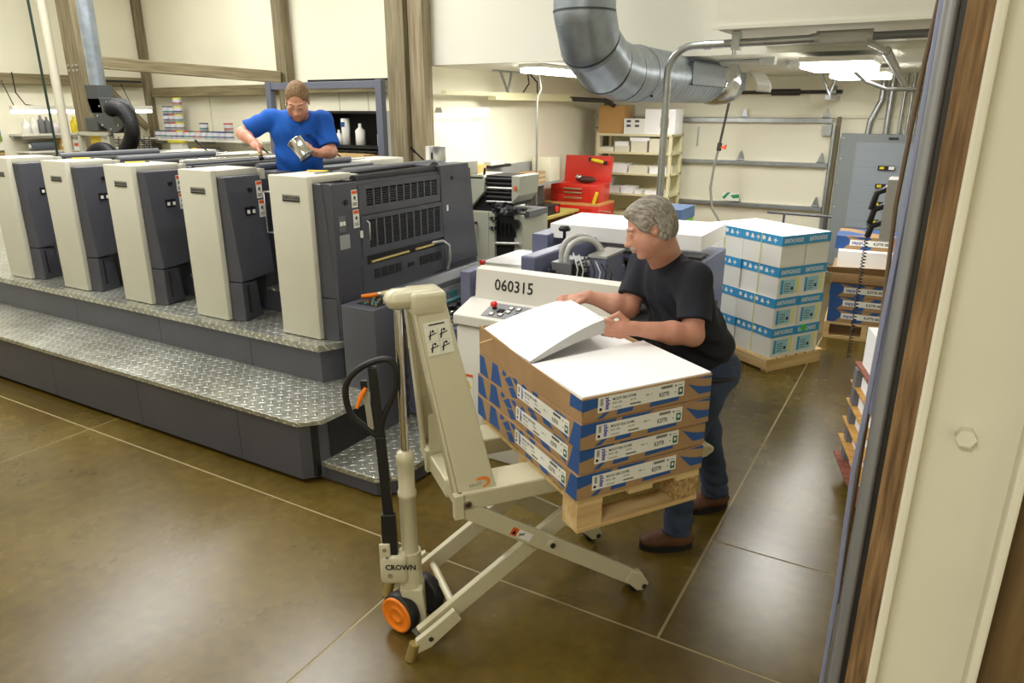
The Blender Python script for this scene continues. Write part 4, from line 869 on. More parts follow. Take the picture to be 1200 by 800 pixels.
# ---------------- electrical panel ----------------
ep = thing('electrical_panel', 'grey electrical cabinet with breaker rows on the far wall right of the roller door', 'electrical panel', (-.6, 10.28, 0))
pg = M('panel_paint', (132, 140, 142), .45); pg2 = M('panel_paint_light', (146, 156, 166), .45)
b = B(); b.box(-1.09, -.22, 10.12, 10.30, .15, 1.80, pg); b.obj('cabinet', ep, bev=.005)
for z0, z1 in ((1.40, 1.62), (1.18, 1.39), (.96, 1.17), (.74, .95)):
    b = B(); b.box(-.88, -.25, 10.105, 10.12, z0, z1, pg2); pn = b.obj('breaker_cover', ep, bev=.003)
    b = B(); b.box(-.62, -.44, 10.07, 10.105, z0-.02, z0+.03, black); b.box(-.60, -.55, 10.065, 10.07, z0-.01, z0+.02, teal_gel); b.box(-.50, -.44, 10.06, 10.07, z0-.015, z0+.025, lab_w); b.obj('breaker_switch', pn)
b = B(); b.box(-.90, -.24, 10.108, 10.12, .65, 1.70, pg2); b.box(-.55, -.45, 10.10, 10.12, 1.74, 1.765, black); b.obj('inner_trim', ep)
b = B()
for z in (.9, 1.2, 1.5, 1.75): b.cyl((-1.06, 10.12, z), (-1.06, 10.11, z), .01, alum, n=8)
b.obj('screws', ep)
for i, x in enumerate((-.80, -.60, -.46, -.38, -.30)):
    b = B()
    if i == 0: b.tube([(-.80, 10.2, 1.8), (-.79, 10.2, 1.95), (-.70, 10.2, 2.2), (-.70, 10.2, 2.5)], .035, steel, 10)
    else: b.cyl((x, 10.2, 1.8), (x, 10.2, 2.5), .035 if i < 2 else .018, steel, n=10)
    tag(b.obj('conduit'), ['first bent conduit', 'second, thick straight conduit', 'third conduit, thin and straight,', 'fourth thin conduit', 'rightmost thin conduit'][i]+' rising from the grey electrical cabinet', 'conduit', 'conduits above the electrical cabinet')
b = B(); b.tube([(-.80, 7.0, 2.47), (-.72, 8.0, 2.35), (-.55, 8.3, 2.28), (.2, 8.4, 2.28)], .018, steel, 8); tag(b.obj('conduit'), 'thin steel conduit slanting from the soffit lamps toward the door post', 'conduit')
# box with cords at the right, in front of the panel
wb = thing('socket_box', 'grey box with dark corded plugs hanging in front of the electrical panel', 'box', (-.25, 6.0, 1.3))
b = B(); b.box(-.28, -.20, 5.8, 6.1, 1.18, 1.62, M('box_pale', (180, 180, 176), .5)); b.obj('box', wb)
b = B()
for k in range(3): b.tube([(-.28, 5.85, 1.55-.12*k), (-.34, 5.84, 1.52-.12*k), (-.36, 5.84, 1.40-.1*k)], .022, black, 8)
b.obj('plug', wb)
b = B(); pts = []
for i in range(300):
    a = i*.9; pts.append((-.36+.014*math.cos(a), 5.84+.014*math.sin(a), 1.30-i*.0035)); 
b.tube(pts, .004, black, 5); tag(b.obj('coiled_cord'), 'black coiled cord hanging in front of the paper cartons on the right', 'cord')
# air hose dropping from the duct by the garage door
b = B(); b.cyl((-2.47, 9.6, 1.62), (-2.36, 9.6, 2.4), .016, MATS['dark_steel'], n=8); b.tube([(-2.47, 9.6, 1.62), (-2.51, 9.6, 1.4), (-2.53, 9.58, 1.1), (-2.48, 9.55, .85), (-2.36, 9.5, .70), (-2.2, 9.45, .62)], .016, M('hose_grey', (136, 136, 124), .5), 8); b.cyl((-2.47, 9.6, 1.58), (-2.46, 9.6, 1.68), .03, MATS['dark_steel']); b.prism([(-2.45, 1.62), (-2.38, 1.60), (-2.37, 1.66), (-2.41, 1.64)], 9.56, 9.6, M('valve_orange', (220, 90, 40), .5), 'y'); tag(b.obj('air_hose'), 'grey hose with an orange valve hanging in front of the roller door', 'hose')
b = B(); b.box(-2.51, -2.28, 10.16, 10.17, .885, 1.0, lab_w); b.add([(-2.51, 10.158, .93), (-2.44, 10.158, 1.0), (-2.40, 10.158, 1.0), (-2.48, 10.158, .90)], [(0, 1, 2, 3)], green_m); b.add([(-2.40, 10.158, .96), (-2.28, 10.158, .98), (-2.28, 10.158, .93), (-2.36, 10.158, .92)], [(0, 1, 2, 3)], green_m); tag(b.obj('small_sign'), 'small green and white card on the roller door', 'sign')
# ---------------- cream shelving ----------------
sv = thing('shelving_unit', 'cream metal shelving against the far wall left of the roller door', 'shelves', (-3.65, 9.9, 0))
for x, y in ((-4.19, 9.6), (-3.14, 9.6), (-4.19, 10.05), (-3.14, 10.05)):
    b = B(); b.box(x, x+.04, y, y+.04, 0, 1.78, cream_metal); b.obj('upright', sv)
SZ = [1.74, 1.50, 1.22, .94, .66, .3]
for z in SZ: b = B(); b.box(-4.18, -3.10, 9.59, 10.09, z, z+.03, cream_metal); b.obj('shelf', sv)
b = B(); b.box(-4.18, -3.1, 10.09, 10.095, .3, 1.77, cream_metal); b.obj('back_panel', sv)
def carton0(name, x0, x1, y0, y1, z0, z1, m, label, cat='box', group=None, T=None, bev=.0):
    b = B(); b.box(x0, x1, y0, y1, z0, z1, m, T, bev=bev); return tag(b.obj(name), label, cat, group)
bb = thing('cardboard_box', 'open brown cardboard box on top of the cream shelves', 'box', (-4.0, 9.8, 1.77)); b = B(); b.box(-4.19, -3.82, 9.65, 9.98, 1.77, 2.14, M('box_tan', (196, 154, 96), .8)); b.obj('box', bb); b = B(); b.add([(-4.19, 9.65, 2.08), (-4.19, 9.98, 2.08), (-4.30, 9.98, 2.10), (-4.30, 9.65, 2.02)], [(0, 1, 2, 3)], MATS['box_tan']); b.add([(-4.19, 9.65, 1.85), (-4.19, 9.98, 1.85), (-4.28, 9.98, 1.80), (-4.28, 9.65, 1.86)], [(0, 1, 2, 3)], MATS['box_tan']); b.obj('flap', bb)
wb2 = carton0('printed_carton', -3.80, -3.50, 9.62, 9.9, 1.77, 1.97, lab_w, 'white carton with small dark logos right of the brown box')
b = B()
for x in (-3.76, -3.64):
    for z in (1.86, 1.92): b.box(x, x+.06, 9.617, 9.62, z, z+.03, press_dark)
b.obj('print', wb2)
carton0('white_carton', -3.50, -3.08, 9.62, 9.95, 1.77, 2.09, paper, 'large plain white carton at the right end of the shelf top')
random.seed(11)
k = 0
offw = M('off_white', (232, 228, 206), .7)
for z, items in ((1.53, [(-4.15, -3.93, .06), (-3.92, -3.70, .08), (-3.92, -3.72, .14), (-3.68, -3.45, .15), (-3.70, -3.42, .20), (-3.42, -3.2, .18)]), (1.25, [(-4.12, -4.0, .04), (-3.97, -3.72, .12), (-3.70, -3.42, .10), (-3.4, -3.15, .10)]), (.97, [(-4.14, -4.0, .20), (-3.98, -3.80, .08), (-3.82, -3.62, .09), (-3.60, -3.5, .05), (-3.45, -3.2, .06)])):
    nm = {1.53: 'top', 1.25: 'middle', .97: 'lower'}[z]
    for j, (x0, x1, h) in enumerate(items):
        zz = z
        if z == 1.53 and j == 2: zz = z+.081; h = .055
        if z == 1.53 and j == 4: zz = z+.151; h = .045
        b = B(); b.box(x0+.004, x1-.004, 9.61, 9.61+.26, zz, zz+h*.88, random.choice([paper, offw])); b.box(x0, x1, 9.605, 9.875, zz+h*.88, zz+h, random.choice([paper, offw, lab_w]))
        pos = ['first', 'second', 'third', 'fourth', 'fifth', 'sixth'][j]
        tag(b.obj('stationery_box'), '%s pale box from the left on the %s inner shelf of the cream unit' % (pos, nm), 'box', 'pale boxes on the cream shelves')
# ---------------- tool chest ----------------
tcx = thing('tool_chest', 'small red tool chest with open lid standing on the red roller cabinet', 'tool chest', (-4.05, 8.8, .92))
b = B(); b.box(-4.39, -3.71, 8.6, 9.0, .93, 1.165, red_m, bev=.006); b.box(-4.37, -3.73, 8.62, 8.98, 1.165, 1.17, red_m); b.obj('body', tcx)
b = B(); b.hexa([(-4.39, 9.0, 1.165), (-3.71, 9.0, 1.165), (-3.71, 9.04, 1.165), (-4.39, 9.04, 1.165)], [(-4.39, 9.05, 1.50), (-3.71, 9.05, 1.50), (-3.71, 9.09, 1.50), (-4.39, 9.09, 1.50)], red_m); b.obj('lid', tcx, bev=.004)
for z0, z1 in ((1.085, 1.13), (1.035, 1.08), (.955, 1.03)):
    b = B(); b.box(-4.34, -3.80, 8.59, 8.6, z0, z1, red_m); dr = b.obj('drawer', tcx, bev=.003); b = B(); b.cyl((-4.18, 8.575, (z0+z1)/2), (-3.92, 8.575, (z0+z1)/2), .012, chrome, n=8); b.obj('drawer_handle', dr)
rc = thing('roller_cabinet', 'red roller tool cabinet under the open red tool chest', 'tool cabinet', (-4.05, 8.8, 0))
b = B(); b.box(-4.46, -3.66, 8.5, 9.05, .1, .91, red_m, bev=.006); b.box(-4.46, -3.66, 8.5, 9.05, .905, .93, M('wood_top', (206, 150, 90), .6)); b.obj('body', rc)
for z0, z1 in ((.78, .88), (.62, .76), (.4, .6)):
    b = B(); b.box(-4.41, -3.74, 8.49, 8.5, z0, z1, red_m); dr = b.obj('drawer', rc, bev=.003); b = B(); b.cyl((-4.22, 8.47, z1-.03), (-3.95, 8.47, z1-.03), .012, chrome, n=8); b.obj('drawer_handle', dr)
b = B(); b.cyl((-3.66, 8.6, .84), (-3.52, 8.58, .84), .012, chrome); b.obj('push_bar', rc)
b = B(); b.tube([(-3.99, 9.0, 1.45), (-3.88, 8.98, 1.435), (-3.80, 8.98, 1.42)], [.022, .026, .02], teal_gel, 8); b.cyl((-3.99, 9.0, 1.45), (-4.02, 9.0, 1.46), .026, ink); b.cyl((-3.80, 8.98, 1.42), (-3.77, 8.98, 1.415), .026, ink); tag(b.obj('utility_knife'), 'yellow and black hand tool held on the open lid of the red chest', 'tool')
b = B(); b.tube([(-3.70, 8.55, 1.08), (-3.73, 8.55, .98), (-3.75, 8.55, .93)], [.022, .026, .022], teal_gel, 8); b.cyl((-3.75, 8.55, .93), (-3.76, 8.55, .905), .026, ink); tag(b.obj('torch'), 'yellow torch clipped to the right side of the red chest', 'torch')
b = B(); b.sphere((-3.95, 8.75, 1.215), (.15, .07, .045), M('dark_brown', (70, 40, 30), .7)); b.sphere((-4.05, 8.75, 1.24), (.05, .05, .04), foil); tag(b.obj('work_glove'), 'dark brown glove lying in the open red tool chest', 'glove')
# ---------------- bench, screens behind the small press ----------------
wbk = thing('work_bench', 'grey bench with back screen and yellowish mat behind the small offset press', 'bench', (-4.4, 8.0, 0))
b = B(); b.box(-4.50, -4.45, 6.7, 8.5, .9, 1.46, M('bench_grey', (150, 152, 148), .6)); b.box(-4.45, -4.15, 6.7, 8.42, 1.20, 1.225, MATS['bench_grey']); b.box(-4.46, -4.44, 6.7, 8.5, .9, 1.2, M('bench_dark', (92, 94, 92), .6)); b.obj('back_screen', wbk)
b = B(); b.box(-4.48, -3.9, 7.2, 8.45, .84, .87, M('mat_olive', (186, 170, 90), .7)); b.obj('worktop', wbk)
b = B(); b.box(-4.45, -3.95, 7.25, 7.3, 0, .84, card); b.box(-4.45, -3.95, 8.38, 8.43, 0, .84, card); b.box(-4.45, -3.9, 7.3, 8.4, .5, .53, card); b.obj('legs', wbk)
carton0('grey_cabinet', -4.42, -4.16, 8.12, 8.40, 1.226, 1.52, M('cab_cream', (216, 212, 188), .6), 'small cream cabinet on the bench screen left of the red chest', 'cabinet', bev=.006)
for k in range(5): carton0('stock_carton', -4.38, -4.16, 7.62+.005*k, 8.0, 1.226+.028*k, 1.226+.028*k+.027, M('tan_card', (200, 176, 136), .8) if k % 2 else card, '%s of the five flat tan packs piled on the bench shelf' % ['lowest', 'second lowest', 'middle', 'second highest', 'highest'][k], 'pack', 'flat packs on the bench shelf')
b = B(); b.box(-4.44, -4.3, 6.95, 7.4, 1.46, 1.49, black); b.box(-4.43, -4.33, 7.0, 7.3, 1.49, 1.53, offw); tag(b.obj('paper_tray'), 'black tray with papers on top of the grey bench screen', 'tray')
b = B(); b.lathe([(.001, 0), (.06, 0), (.06, .22), (.05, .23), (.001, .23)], lab_w, (-4.1, 7.25, .87)); b.lathe([(.02, 0), (.02, .03), (.001, .03)], black, (-4.1, 7.25, 1.10)); tag(b.obj('white_canister'), 'white canister standing on the olive bench mat', 'canister')
b = B(); b.box(-4.15, -3.95, 7.45, 8.0, .87, .98, black); b.cyl((-3.95, 7.55, .93), (-3.935, 7.55, .93), .04, MATS['estop_red'], n=10); b.cyl((-3.95, 7.9, .93), (-3.935, 7.9, .93), .04, MATS['estop_red'], n=10); tag(b.obj('black_machine'), 'low black device with two red knobs on the bench', 'device')
b = B()
def rag(u, v): return (-3.9-.05*u+.03*math.sin(6*v+3*u), 7.0+.35*u+.04*math.sin(5*v), .9-.75*v-.05*u*math.sin(3*v))
b.grid(rag, 6, 12, M('rag_cream', (214, 204, 160), .9)); tag(b.obj('rag'), 'long cream rag hanging off the bench by the small press', 'cloth')
# small offset press
sp = thing('small_offset_press', 'small grey two-tier offset press behind the large press', 'press', (-3.8, 6.4, 0))
lg = M('press_light', (176, 178, 162), .45)
b = B(); b.box(-4.3, -3.87, 6.2, 6.8, 0, 1.10, lg); b.box(-3.87, -3.80, 6.2, 6.26, 0, 1.10, lg); b.box(-3.60, -3.50, 6.25, 6.8, 0, 1.08, lg); b.obj('base', sp, bev=.008)
b = B(); b.box(-3.80, -3.60, 6.24, 6.8, 0, 1.06, black); b.cyl((-3.84, 6.22, .78), (-3.52, 6.22, .80), .016, alum); b.obj('bay', sp)
b = B(); b.prism([(-4.3, 1.22), (-4.3, 1.44), (-3.92, 1.45), (-3.92, 1.30), (-4.12, 1.10)], 6.2, 6.6, lg, 'y'); b.box(-4.2, -3.93, 6.2, 6.6, 1.42, 1.465, lg); b.obj('left_head_cover', sp, bev=.006); b = B(); b.prism([(-3.60, 1.20), (-3.52, 1.28), (-3.50, 1.47), (-3.60, 1.47)], 6.2, 6.6, lg, 'y'); b.obj('right_head_cover', sp, bev=.006)
b = B(); b.box(-3.92, -3.60, 6.25, 6.6, 1.17, 1.46, black)
for k in range(6): b.cyl((-3.92, 6.24, 1.20+.045*k), (-3.60, 6.24, 1.205+.045*k), .012+.004*(k % 2), alum if k % 3 == 0 else rubber, n=8)
b.obj('rollers', sp)
b = B(); b.box(-4.15, -3.86, 6.25, 6.6, 1.10, 1.24, black); b.box(-3.86, -3.45, 6.3, 6.7, 1.06, 1.12, press_dark2); b.obj('deck', sp)
b = B(); random.seed(8)
for k in range(26): x, z = random.uniform(-3.85, -3.45), random.uniform(1.08, 1.18); b.box(x, x+.03, 6.2, 6.26, z, z+random.uniform(.01, .05), random.choice([black, alum, press_dark]))
for k in range(5): b.cyl((-3.78+.05*k, 6.22, 1.0), (-3.78+.05*k, 6.24, .86), .01, black, n=6)
b.obj('mechanism', sp)['kind'] = 'stuff'
for x, z in ((-3.83, 1.04), (-3.79, 1.04), (-3.83, .94), (-3.79, .94)): b = B(); b.cyl((x, 6.2, z), (x, 6.17, z), .017, black, n=12); b.cyl((x, 6.17, z), (x, 6.165, z), .01, alum, n=10); b.obj('knob', sp)
b = B(); b.cyl((-3.56, 6.24, 1.0), (-3.56, 6.2, 1.0), .045, black, n=16); b.obj('handwheel', sp)
b = B(); b.tube([(-4.02, 6.2, .98), (-4.02, 6.15, .98), (-4.04, 6.15, .90), (-4.09, 6.15, .84), (-4.13, 6.13, .84)], .014, black, 8); b.obj('crank', sp)
for x in (-4.05, -3.95): b = B(); b.cyl((x, 6.25, 1.45), (x+.03, 6.22, 1.53), .012, black, n=8); b.obj('lever', sp)
b = B(); b.box(-3.57, -3.54, 6.19, 6.2, 1.33, 1.37, lab_o); b.obj('warning_label', sp)
carton0('small_carton', -4.25, -4.08, 6.3, 6.5, 1.466, 1.545, M('kraft', (208, 164, 96), .8), 'small tan printed box on top of the small offset press')
# blue/green reams behind the man's head
for i, (z0, z1, m_, l) in enumerate(((0, .40, M('bin_blue', (60, 84, 150), .6), 'blue and white carton at the bottom of the pile behind the man in navy'), (.40, .84, lab_w, 'white carton in the pile behind the man in navy'), (.84, .98, green_m2 := M('ream_green', (120, 190, 60), .6), 'green labelled carton just behind the head of the man in navy'), (.98, 1.10, M('ream_slate', (84, 110, 150), .6), 'slate blue carton on top of the pile behind the man in navy'))):
    carton0('ream_carton', -2.62, -2.22+.01*(i % 2), 7.3, 7.8, z0, z1, m_, l, 'carton', 'cartons behind the man in navy')
b = B(); b.lathe([(.001, 0), (.09, 0), (.09, .38), (.03, .42), (.001, .42)], M('jug_blue', (30, 100, 180), .4), (-2.03, 7.4, .52)); tag(b.obj('blue_jug'), 'blue jug left of the white and sky-blue carton skid', 'jug')
carton0('plinth', -2.15, -1.92, 7.28, 7.52, 0, .52, offw, 'pale block carrying the blue jug', 'block')
# ---------------- cartons skid (sky blue bands) ----------------
ET = Matrix.Translation((-.955, 5.92, 0)) @ Matrix.Rotation(R(57), 4, 'Z')
sky = M('band_sky', (52, 150, 204), .6); cw = M('carton_white', (228, 228, 220), .75)
pale = M('label_pale_blue', (150, 200, 216), .6); yel = M('strap_yellow', (214, 220, 110), .5)
o = bpy.data.objects.new('wooden_pallet', None); COL.objects.link(o); o.matrix_basis = ET; bpy.context.view_layer.update(); tag(o, 'low wooden pallet under the white and sky-blue cartons', 'pallet')
for y in (0, .42, .84): b = B(); b.box(-.02, .62, y, y+.06, 0, .10, pine, ET); b.obj('stringer', o, bev=.003)
for k in range(6): b = B(); b.box(-.02+.11*k, .07+.11*k, -.01, .92, .10, .118, pine, ET); b.obj('deck_board', o, bev=.002)
b = B(); b.box(-.03, -.02, .0, .9, .02, .11, wood_mat('pine_y', (226, 200, 148), (196, 160, 104), axis=1, sc=.7), ET); b.obj('side_board', o)
def ec(ix, iy, k):
    o = bpy.data.objects.new('copier_carton', None); COL.objects.link(o)
    random.seed(ix*31+iy*7+k); T = ET @ Matrix.Translation((ix*.275+random.uniform(-.006, .006)-.0, iy*.425+random.uniform(-.004, .004), .12+.2555*k)) @ Matrix.Rotation(R(random.uniform(-1, 1)), 4, 'Z')
    o.matrix_basis = T; bpy.context.view_layer.update()
    col_ = {(0, 0): 'near column', (1, 0): 'right column', (0, 1): 'left column', (1, 1): 'hidden back column'}[(ix, iy)]
    tag(o, 'white carton with sky-blue lid, %s, %s layer of the skid' % (col_, ['bottom', 'second', 'third', 'top'][k]), 'carton', 'white and sky-blue cartons on the skid')
    w_, d_, h_ = .268, .418, .2535
    b = B(); b.box(0, w_, 0, d_, 0, h_-.06, cw, T); b.obj('box', o)
    b = B(); b.box(-.004, w_+.004, -.004, d_+.004, h_-.078, h_, sky, T); b.box(-.002, w_+.002, -.002, d_+.002, h_, h_+.0005, cw, T)
    Tf = T @ frame((0, -.0045, h_-.055), (1, 0, 0), (0, 0, 1)); b.text('EARTHCHOICE', .046, lab_w, Tf @ Matrix.Translation((.02, 0, 0)), .66, .001)
    if iy == 0 and k < 3: pass
    Tl = T @ Matrix(((0, 0, -1, -.0045), (-1, 0, 0, d_), (0, 1, 0, 0), (0, 0, 0, 1)))
    random.seed(5+k//2)
    for q in range(6):
        x = .04+.062*q; 
        if q % 3 == 0: b.cyl(Tl @ Vector((x, h_-.035, 0)), Tl @ Vector((x, h_-.035, .0008)), .018, lab_w, n=10)
        elif q % 3 == 1: b.add([(x-.02, h_-.055, .001), (x+.02, h_-.055, .001), (x+.01, h_-.03, .001), (x, h_-.015, .001), (x-.012, h_-.03, .001)], [(0, 1, 2, 3, 4)], lab_w, False, Tl)
        else: b.box(x-.018, x+.018, h_-.045, h_-.033, 0, .001, lab_w, Tl); b.box(x-.004, x+.004, h_-.06, h_-.02, 0, .001, lab_w, Tl)
    b.obj('lid', o)
    if k < 3:
        b = B(); Tf = T @ frame((0, -.0006, 0), (1, 0, 0), (0, 0, 1)); b.box(.03, .19, .03, .15, 0, .001, pale, Tf); b.box(.03, .055, .03, .15, .001, .002, sky, Tf); b.box(.20, .235, .03, .16, 0, .001, M('label_yellow', (222, 224, 150), .6), Tf)
        for q in range(4): b.box(.07, .13, .05+.02*q, .055+.02*q, .001, .0018, ink, Tf)
        b.box(.145, .17, .06, .085, .001, .0018, ink, Tf); b.obj('label', o)
    b = B(); b.box(.012, w_+.005, 0, 0, 0, 0, yel, T) if False else None
    Tl2 = Tl; b.box(.20, .206, 0, h_, .0, .0022, yel, Tl2); b.obj('strap', o)
for k in range(4):
    for ix, iy in ((0, 0), (1, 0), (0, 1), (1, 1)): ec(ix, iy, k)
b = B(); b.cyl(ET @ Vector((.35, -.012, .345)), ET @ Vector((.35, -.006, .345)), .03, MATS['green_dot'], n=14); tag(b.obj('round_sticker'), 'round green sticker on the lid of the lowest right carton', 'sticker')
b = B(); b.tube([(-1.3, 7.0, 1.18), (-.75, 7.1, 1.16)], .012, press_dark, 6); b.tube([(-1.15, 7.02, 1.17), (-1.15, 7.02, 0)], .012, press_dark, 6); b.tube([(-.8, 7.09, 1.17), (-.8, 7.09, 0)], .012, press_dark, 6); tag(b.obj('cart_handle'), 'dark metal cart frame behind the sky-blue carton skid', 'cart')
# ---------------- second carton skid ----------------
ST = Matrix.Translation((-.70, 7.2, 0)) @ Matrix.Rotation(R(4), 4, 'Z')
o = bpy.data.objects.new('wooden_pallet', None); COL.objects.link(o); o.matrix_basis = ST; bpy.context.view_layer.update(); tag(o, 'yellowish pallet under the brown and blue cartons by the panel', 'pallet')
for z in (.0, .14): b = B(); b.box(0, .72, 0, .55, z, z+.022, pine, ST); b.obj('deck_board', o)
for x in (0, .33, .66): b = B(); b.box(x, x+.05, 0, .55, .022, .14, pine, ST); b.obj('stringer', o)
for k, (z0, h) in enumerate(((.165, .12), (.290, .12), (.415, .12), (.545, .12), (.93, .12))):
    T0 = ST @ Matrix.Translation((random.uniform(0, .02), 0, z0)) if k < 4 else ST @ Matrix.Translation((0, .12, .846)) @ Matrix.Rotation(R(-2), 4, 'Z')
    o = bpy.data.objects.new('paper_carton', None); COL.objects.link(o); o.matrix_basis = T0; bpy.context.view_layer.update()
    tag(o, ['bottom', 'second', 'third', 'open white-topped', 'closed topmost'][k]+' carton of the brown and blue stack under the electrical panel', 'carton', 'cartons under the electrical panel')
    b = B(); Tf = T0 @ frame((0, 0, 0), (1, 0, 0), (0, 0, 1))
    if k == 3:
        b.box(0, .68, 0, .5, 0, .14, card, T0); b.hexa([(-.03, -.04, .1), (.7, -.04, .1), (.7, -.02, .1), (-.03, -.02, .1)], [(-.06, -.14, .17), (.7, -.14, .19), (.7, -.12, .19), (-.06, -.12, .17)], card, T0)
        b.obj('box', o); b = B(); b.box(.03, .68, .0, .45, .14, .30, paper, T0); b.obj('sheets', o)
    else:
        b.box(0, .70, 0, .5, 0, h, card, T0); logo_pat(b, Tf, .70, h, 'small')
        if k == 4:
            Tt = T0 @ Matrix.Translation((0, 0, h))
            for pp in ([(0, 0), (.3, .1), (.1, .3), (0, .3)], [(.2, .3), (.5, .2), (.6, .45), (.3, .5)], [(.4, 0), (.7, 0), (.7, .2), (.5, .1)], [(.1, .5), (.25, .35), (.3, .5)], [(.6, .3), (.7, .25), (.7, .5), (.62, .5)]): b.add([(x, y, .001) for x, y in pp], [tuple(range(len(pp)))], cblue, False, Tt)
        b.obj('box', o)
        Tl = T0 @ frame((.12, -.0006, .035), (1, 0, 0), (0, 0, 1)); b = B(); b.box(0, .36, 0, .055, 0, .001, lab_w, Tl); b.text('sappi', .045, M('print_violet', (70, 70, 170), .6), Tl @ Matrix.Translation((.02, .015, .0015)), 1, .001); b.text('K3770 007', .035, ink, Tl @ Matrix.Translation((.20, .015, .0015)), .9, .001); b.obj('label', o)
# ---------------- stacked drying boards ----------------
TTm = Matrix.Translation((-.27, 4.36, 0)) @ Matrix(((.276, .961, 0, 0), (-.961, .276, 0, 0), (0, 0, 1, 0), (0, 0, 0, 1)))
brown_b = wood_mat('red_brown_board', (150, 84, 60), (110, 56, 40), axis=0); tanb = wood_mat('tan_board', (206, 160, 84), (170, 122, 60), axis=0)
zs_ = [.115, .235, .35, .465, .58, .695]
for k, z in enumerate(zs_):
    b = B(); e = .02*(k-2.5); b.box(.0+.01*k*0, .74, 0+.008*k, .5, z, z+.014, brown_b if k in (0, 5) else tanb, TTm, bev=.004)
    tag(b.obj('drying_board'), ['lowest reddish board', 'second board from the bottom', 'third board from the bottom', 'fourth board from the bottom', 'fifth board from the bottom', 'topmost reddish board'][k]+' of the wooden board stack by the door post', 'board', 'wooden boards stacked on a dolly')
    if k < 5:
        for x in (.06, .62):
            b = B(); b.box(x, x+.07, .03, .11, z+.014, zs_[k+1], M('spacer_grey', (120, 120, 124), .6), TTm); tag(b.obj('spacer_block'), '%s grey spacer on the %s board of the stack by the door post' % ('far' if x < .3 else 'near', ['lowest', 'second', 'third', 'fourth', 'fifth'][k]), 'spacer', 'grey spacers between the boards')
        b = B(); b.box(.14, .58, .06, .48, z+.014, z+.08, paper, TTm); tag(b.obj('paper_stack'), 'white sheets lying on the %s board of the stack by the door post' % ['lowest', 'second', 'third', 'fourth', 'fifth'][k], 'paper', 'sheets between the boards')
b = B(); b.box(.05, .70, .07, .48, .709, .93, paper, TTm)
random.seed(4)
for k in range(9):
    x, y = random.uniform(.1, .6), random.uniform(.14, .3); b.prism([(x, y), (x+.05, y+.012), (x+.07, y+.002), (x+.03, y-.012)], .9302, .931, ink, 'z', TTm)
tag(b.obj('printed_sheets'), 'tall pile of printed white sheets on top of the wooden board stack', 'paper')
b = B(); b.box(.05, .68, .05, .45, .05, .115, M('dolly_blue', (50, 60, 90), .6), TTm)
for x in (.12, .6): b.cyl(TTm @ Vector((x, .08, .03)), TTm @ Vector((x, .12, .03)), .03, rubber)
tag(b.obj('dolly'), 'dark dolly under the stack of wooden boards', 'dolly')

# ---------------- left background ----------------
# blower and duct by the left post
bl_ = thing('blower', 'dark grey fan housing with ribbed black hose and silver pipe by the left post', 'blower', (-8.6, 5.3, 1.55))
dg = M('blower_grey', (62, 66, 68), .5)
b = B(); b.cyl((-8.75, 5.3, 2.34), (-8.71, 5.3, 4.9), .09, duct_m, n=24); b.obj('vertical_pipe', bl_)
b = B(); b.hexa([(-8.82, 5.2, 2.05), (-8.58, 5.2, 2.05), (-8.58, 5.38, 2.05), (-8.82, 5.38, 2.05)], [(-8.86, 5.2, 2.36), (-8.64, 5.2, 2.36), (-8.64, 5.4, 2.36), (-8.86, 5.4, 2.36)], dg); b.obj('outlet', bl_)
pts = [(-8.86, 2.22), (-8.60, 2.22)] + [(-8.44+.27*math.cos(a), 2.02+.20*math.sin(a)) for a in [R(q) for q in range(100, -120, -20)]] + [(-8.70, 1.93), (-8.80, 2.05)]
b = B(); b.prism(pts, 5.2, 5.36, dg, 'y'); b.obj('scroll_housing', bl_, bev=.01)
b = B()
for a in range(0, 360, 45): b.cyl((-8.46+.22*math.cos(R(a)), 5.2, 2.02+.15*math.sin(R(a))), (-8.46+.22*math.cos(R(a)), 5.19, 2.02+.15*math.sin(R(a))), .012, alum, n=6)
b.obj('bolts', bl_)
b = B(); b.box(-8.98, -8.72, 5.2, 5.4, 1.84, 2.0, dg); b.obj('motor', bl_, bev=.02)
hp_ = [(-8.30, 5.20, 2.06), (-8.20, 5.08, 2.09), (-8.02, 5.05, 2.10), (-7.90, 5.05, 2.05), (-7.83, 5.05, 1.95), (-7.83, 5.05, 1.84), (-7.90, 5.05, 1.73), (-8.02, 5.05, 1.62), (-8.10, 5.05, 1.50), (-8.12, 5.05, 1.40), (-8.12, 5.05, 1.36)]
ribbed('hose', sm([Vector(p) for p in hp_], 4)[:-8], .085, rubber, bl_)
ribbed('hose', sm([Vector(p) for p in [(-8.66, 5.0, 1.45), (-8.62, 5.0, 1.56), (-8.50, 5.0, 1.64), (-8.34, 5.0, 1.66), (-8.20, 5.0, 1.60), (-8.15, 5.0, 1.5), (-8.15, 5.0, 1.45)]], 3)[:-6], .075, rubber, bl_)
fr = thing('machine_frame', 'pale metal table frame carrying the fan housing', 'frame', (-8.8, 5.3, 0))
b = B(); b.box(-9.15, -8.5, 5.18, 5.24, 1.79, 1.83, M('frame_pale', (176, 176, 160), .5)); b.box(-9.15, -9.10, 5.18, 5.24, 0, 1.8, MATS['frame_pale']); b.box(-8.54, -8.5, 5.18, 5.24, 0, 1.8, MATS['frame_pale']); b.obj('frame', fr)
b = B(); b.box(-9.0, -8.78, 5.25, 5.27, 1.58, 1.80, M('safety_yellow', (232, 196, 40), .5)); b.box(-8.78, -8.6, 5.25, 5.27, 1.6, 1.80, lab_w); tag(b.obj('yellow_card'), 'yellow and white card hanging behind the fan housing', 'card')
b = B(); b.cyl((-9.98, 5.5, 0), (-9.98, 5.5, 4.9), .055, M('pipe_white', (214, 210, 190), .5)); tag(b.obj('white_pipe'), 'pale vertical pipe left of the leftmost timber post', 'pipe')
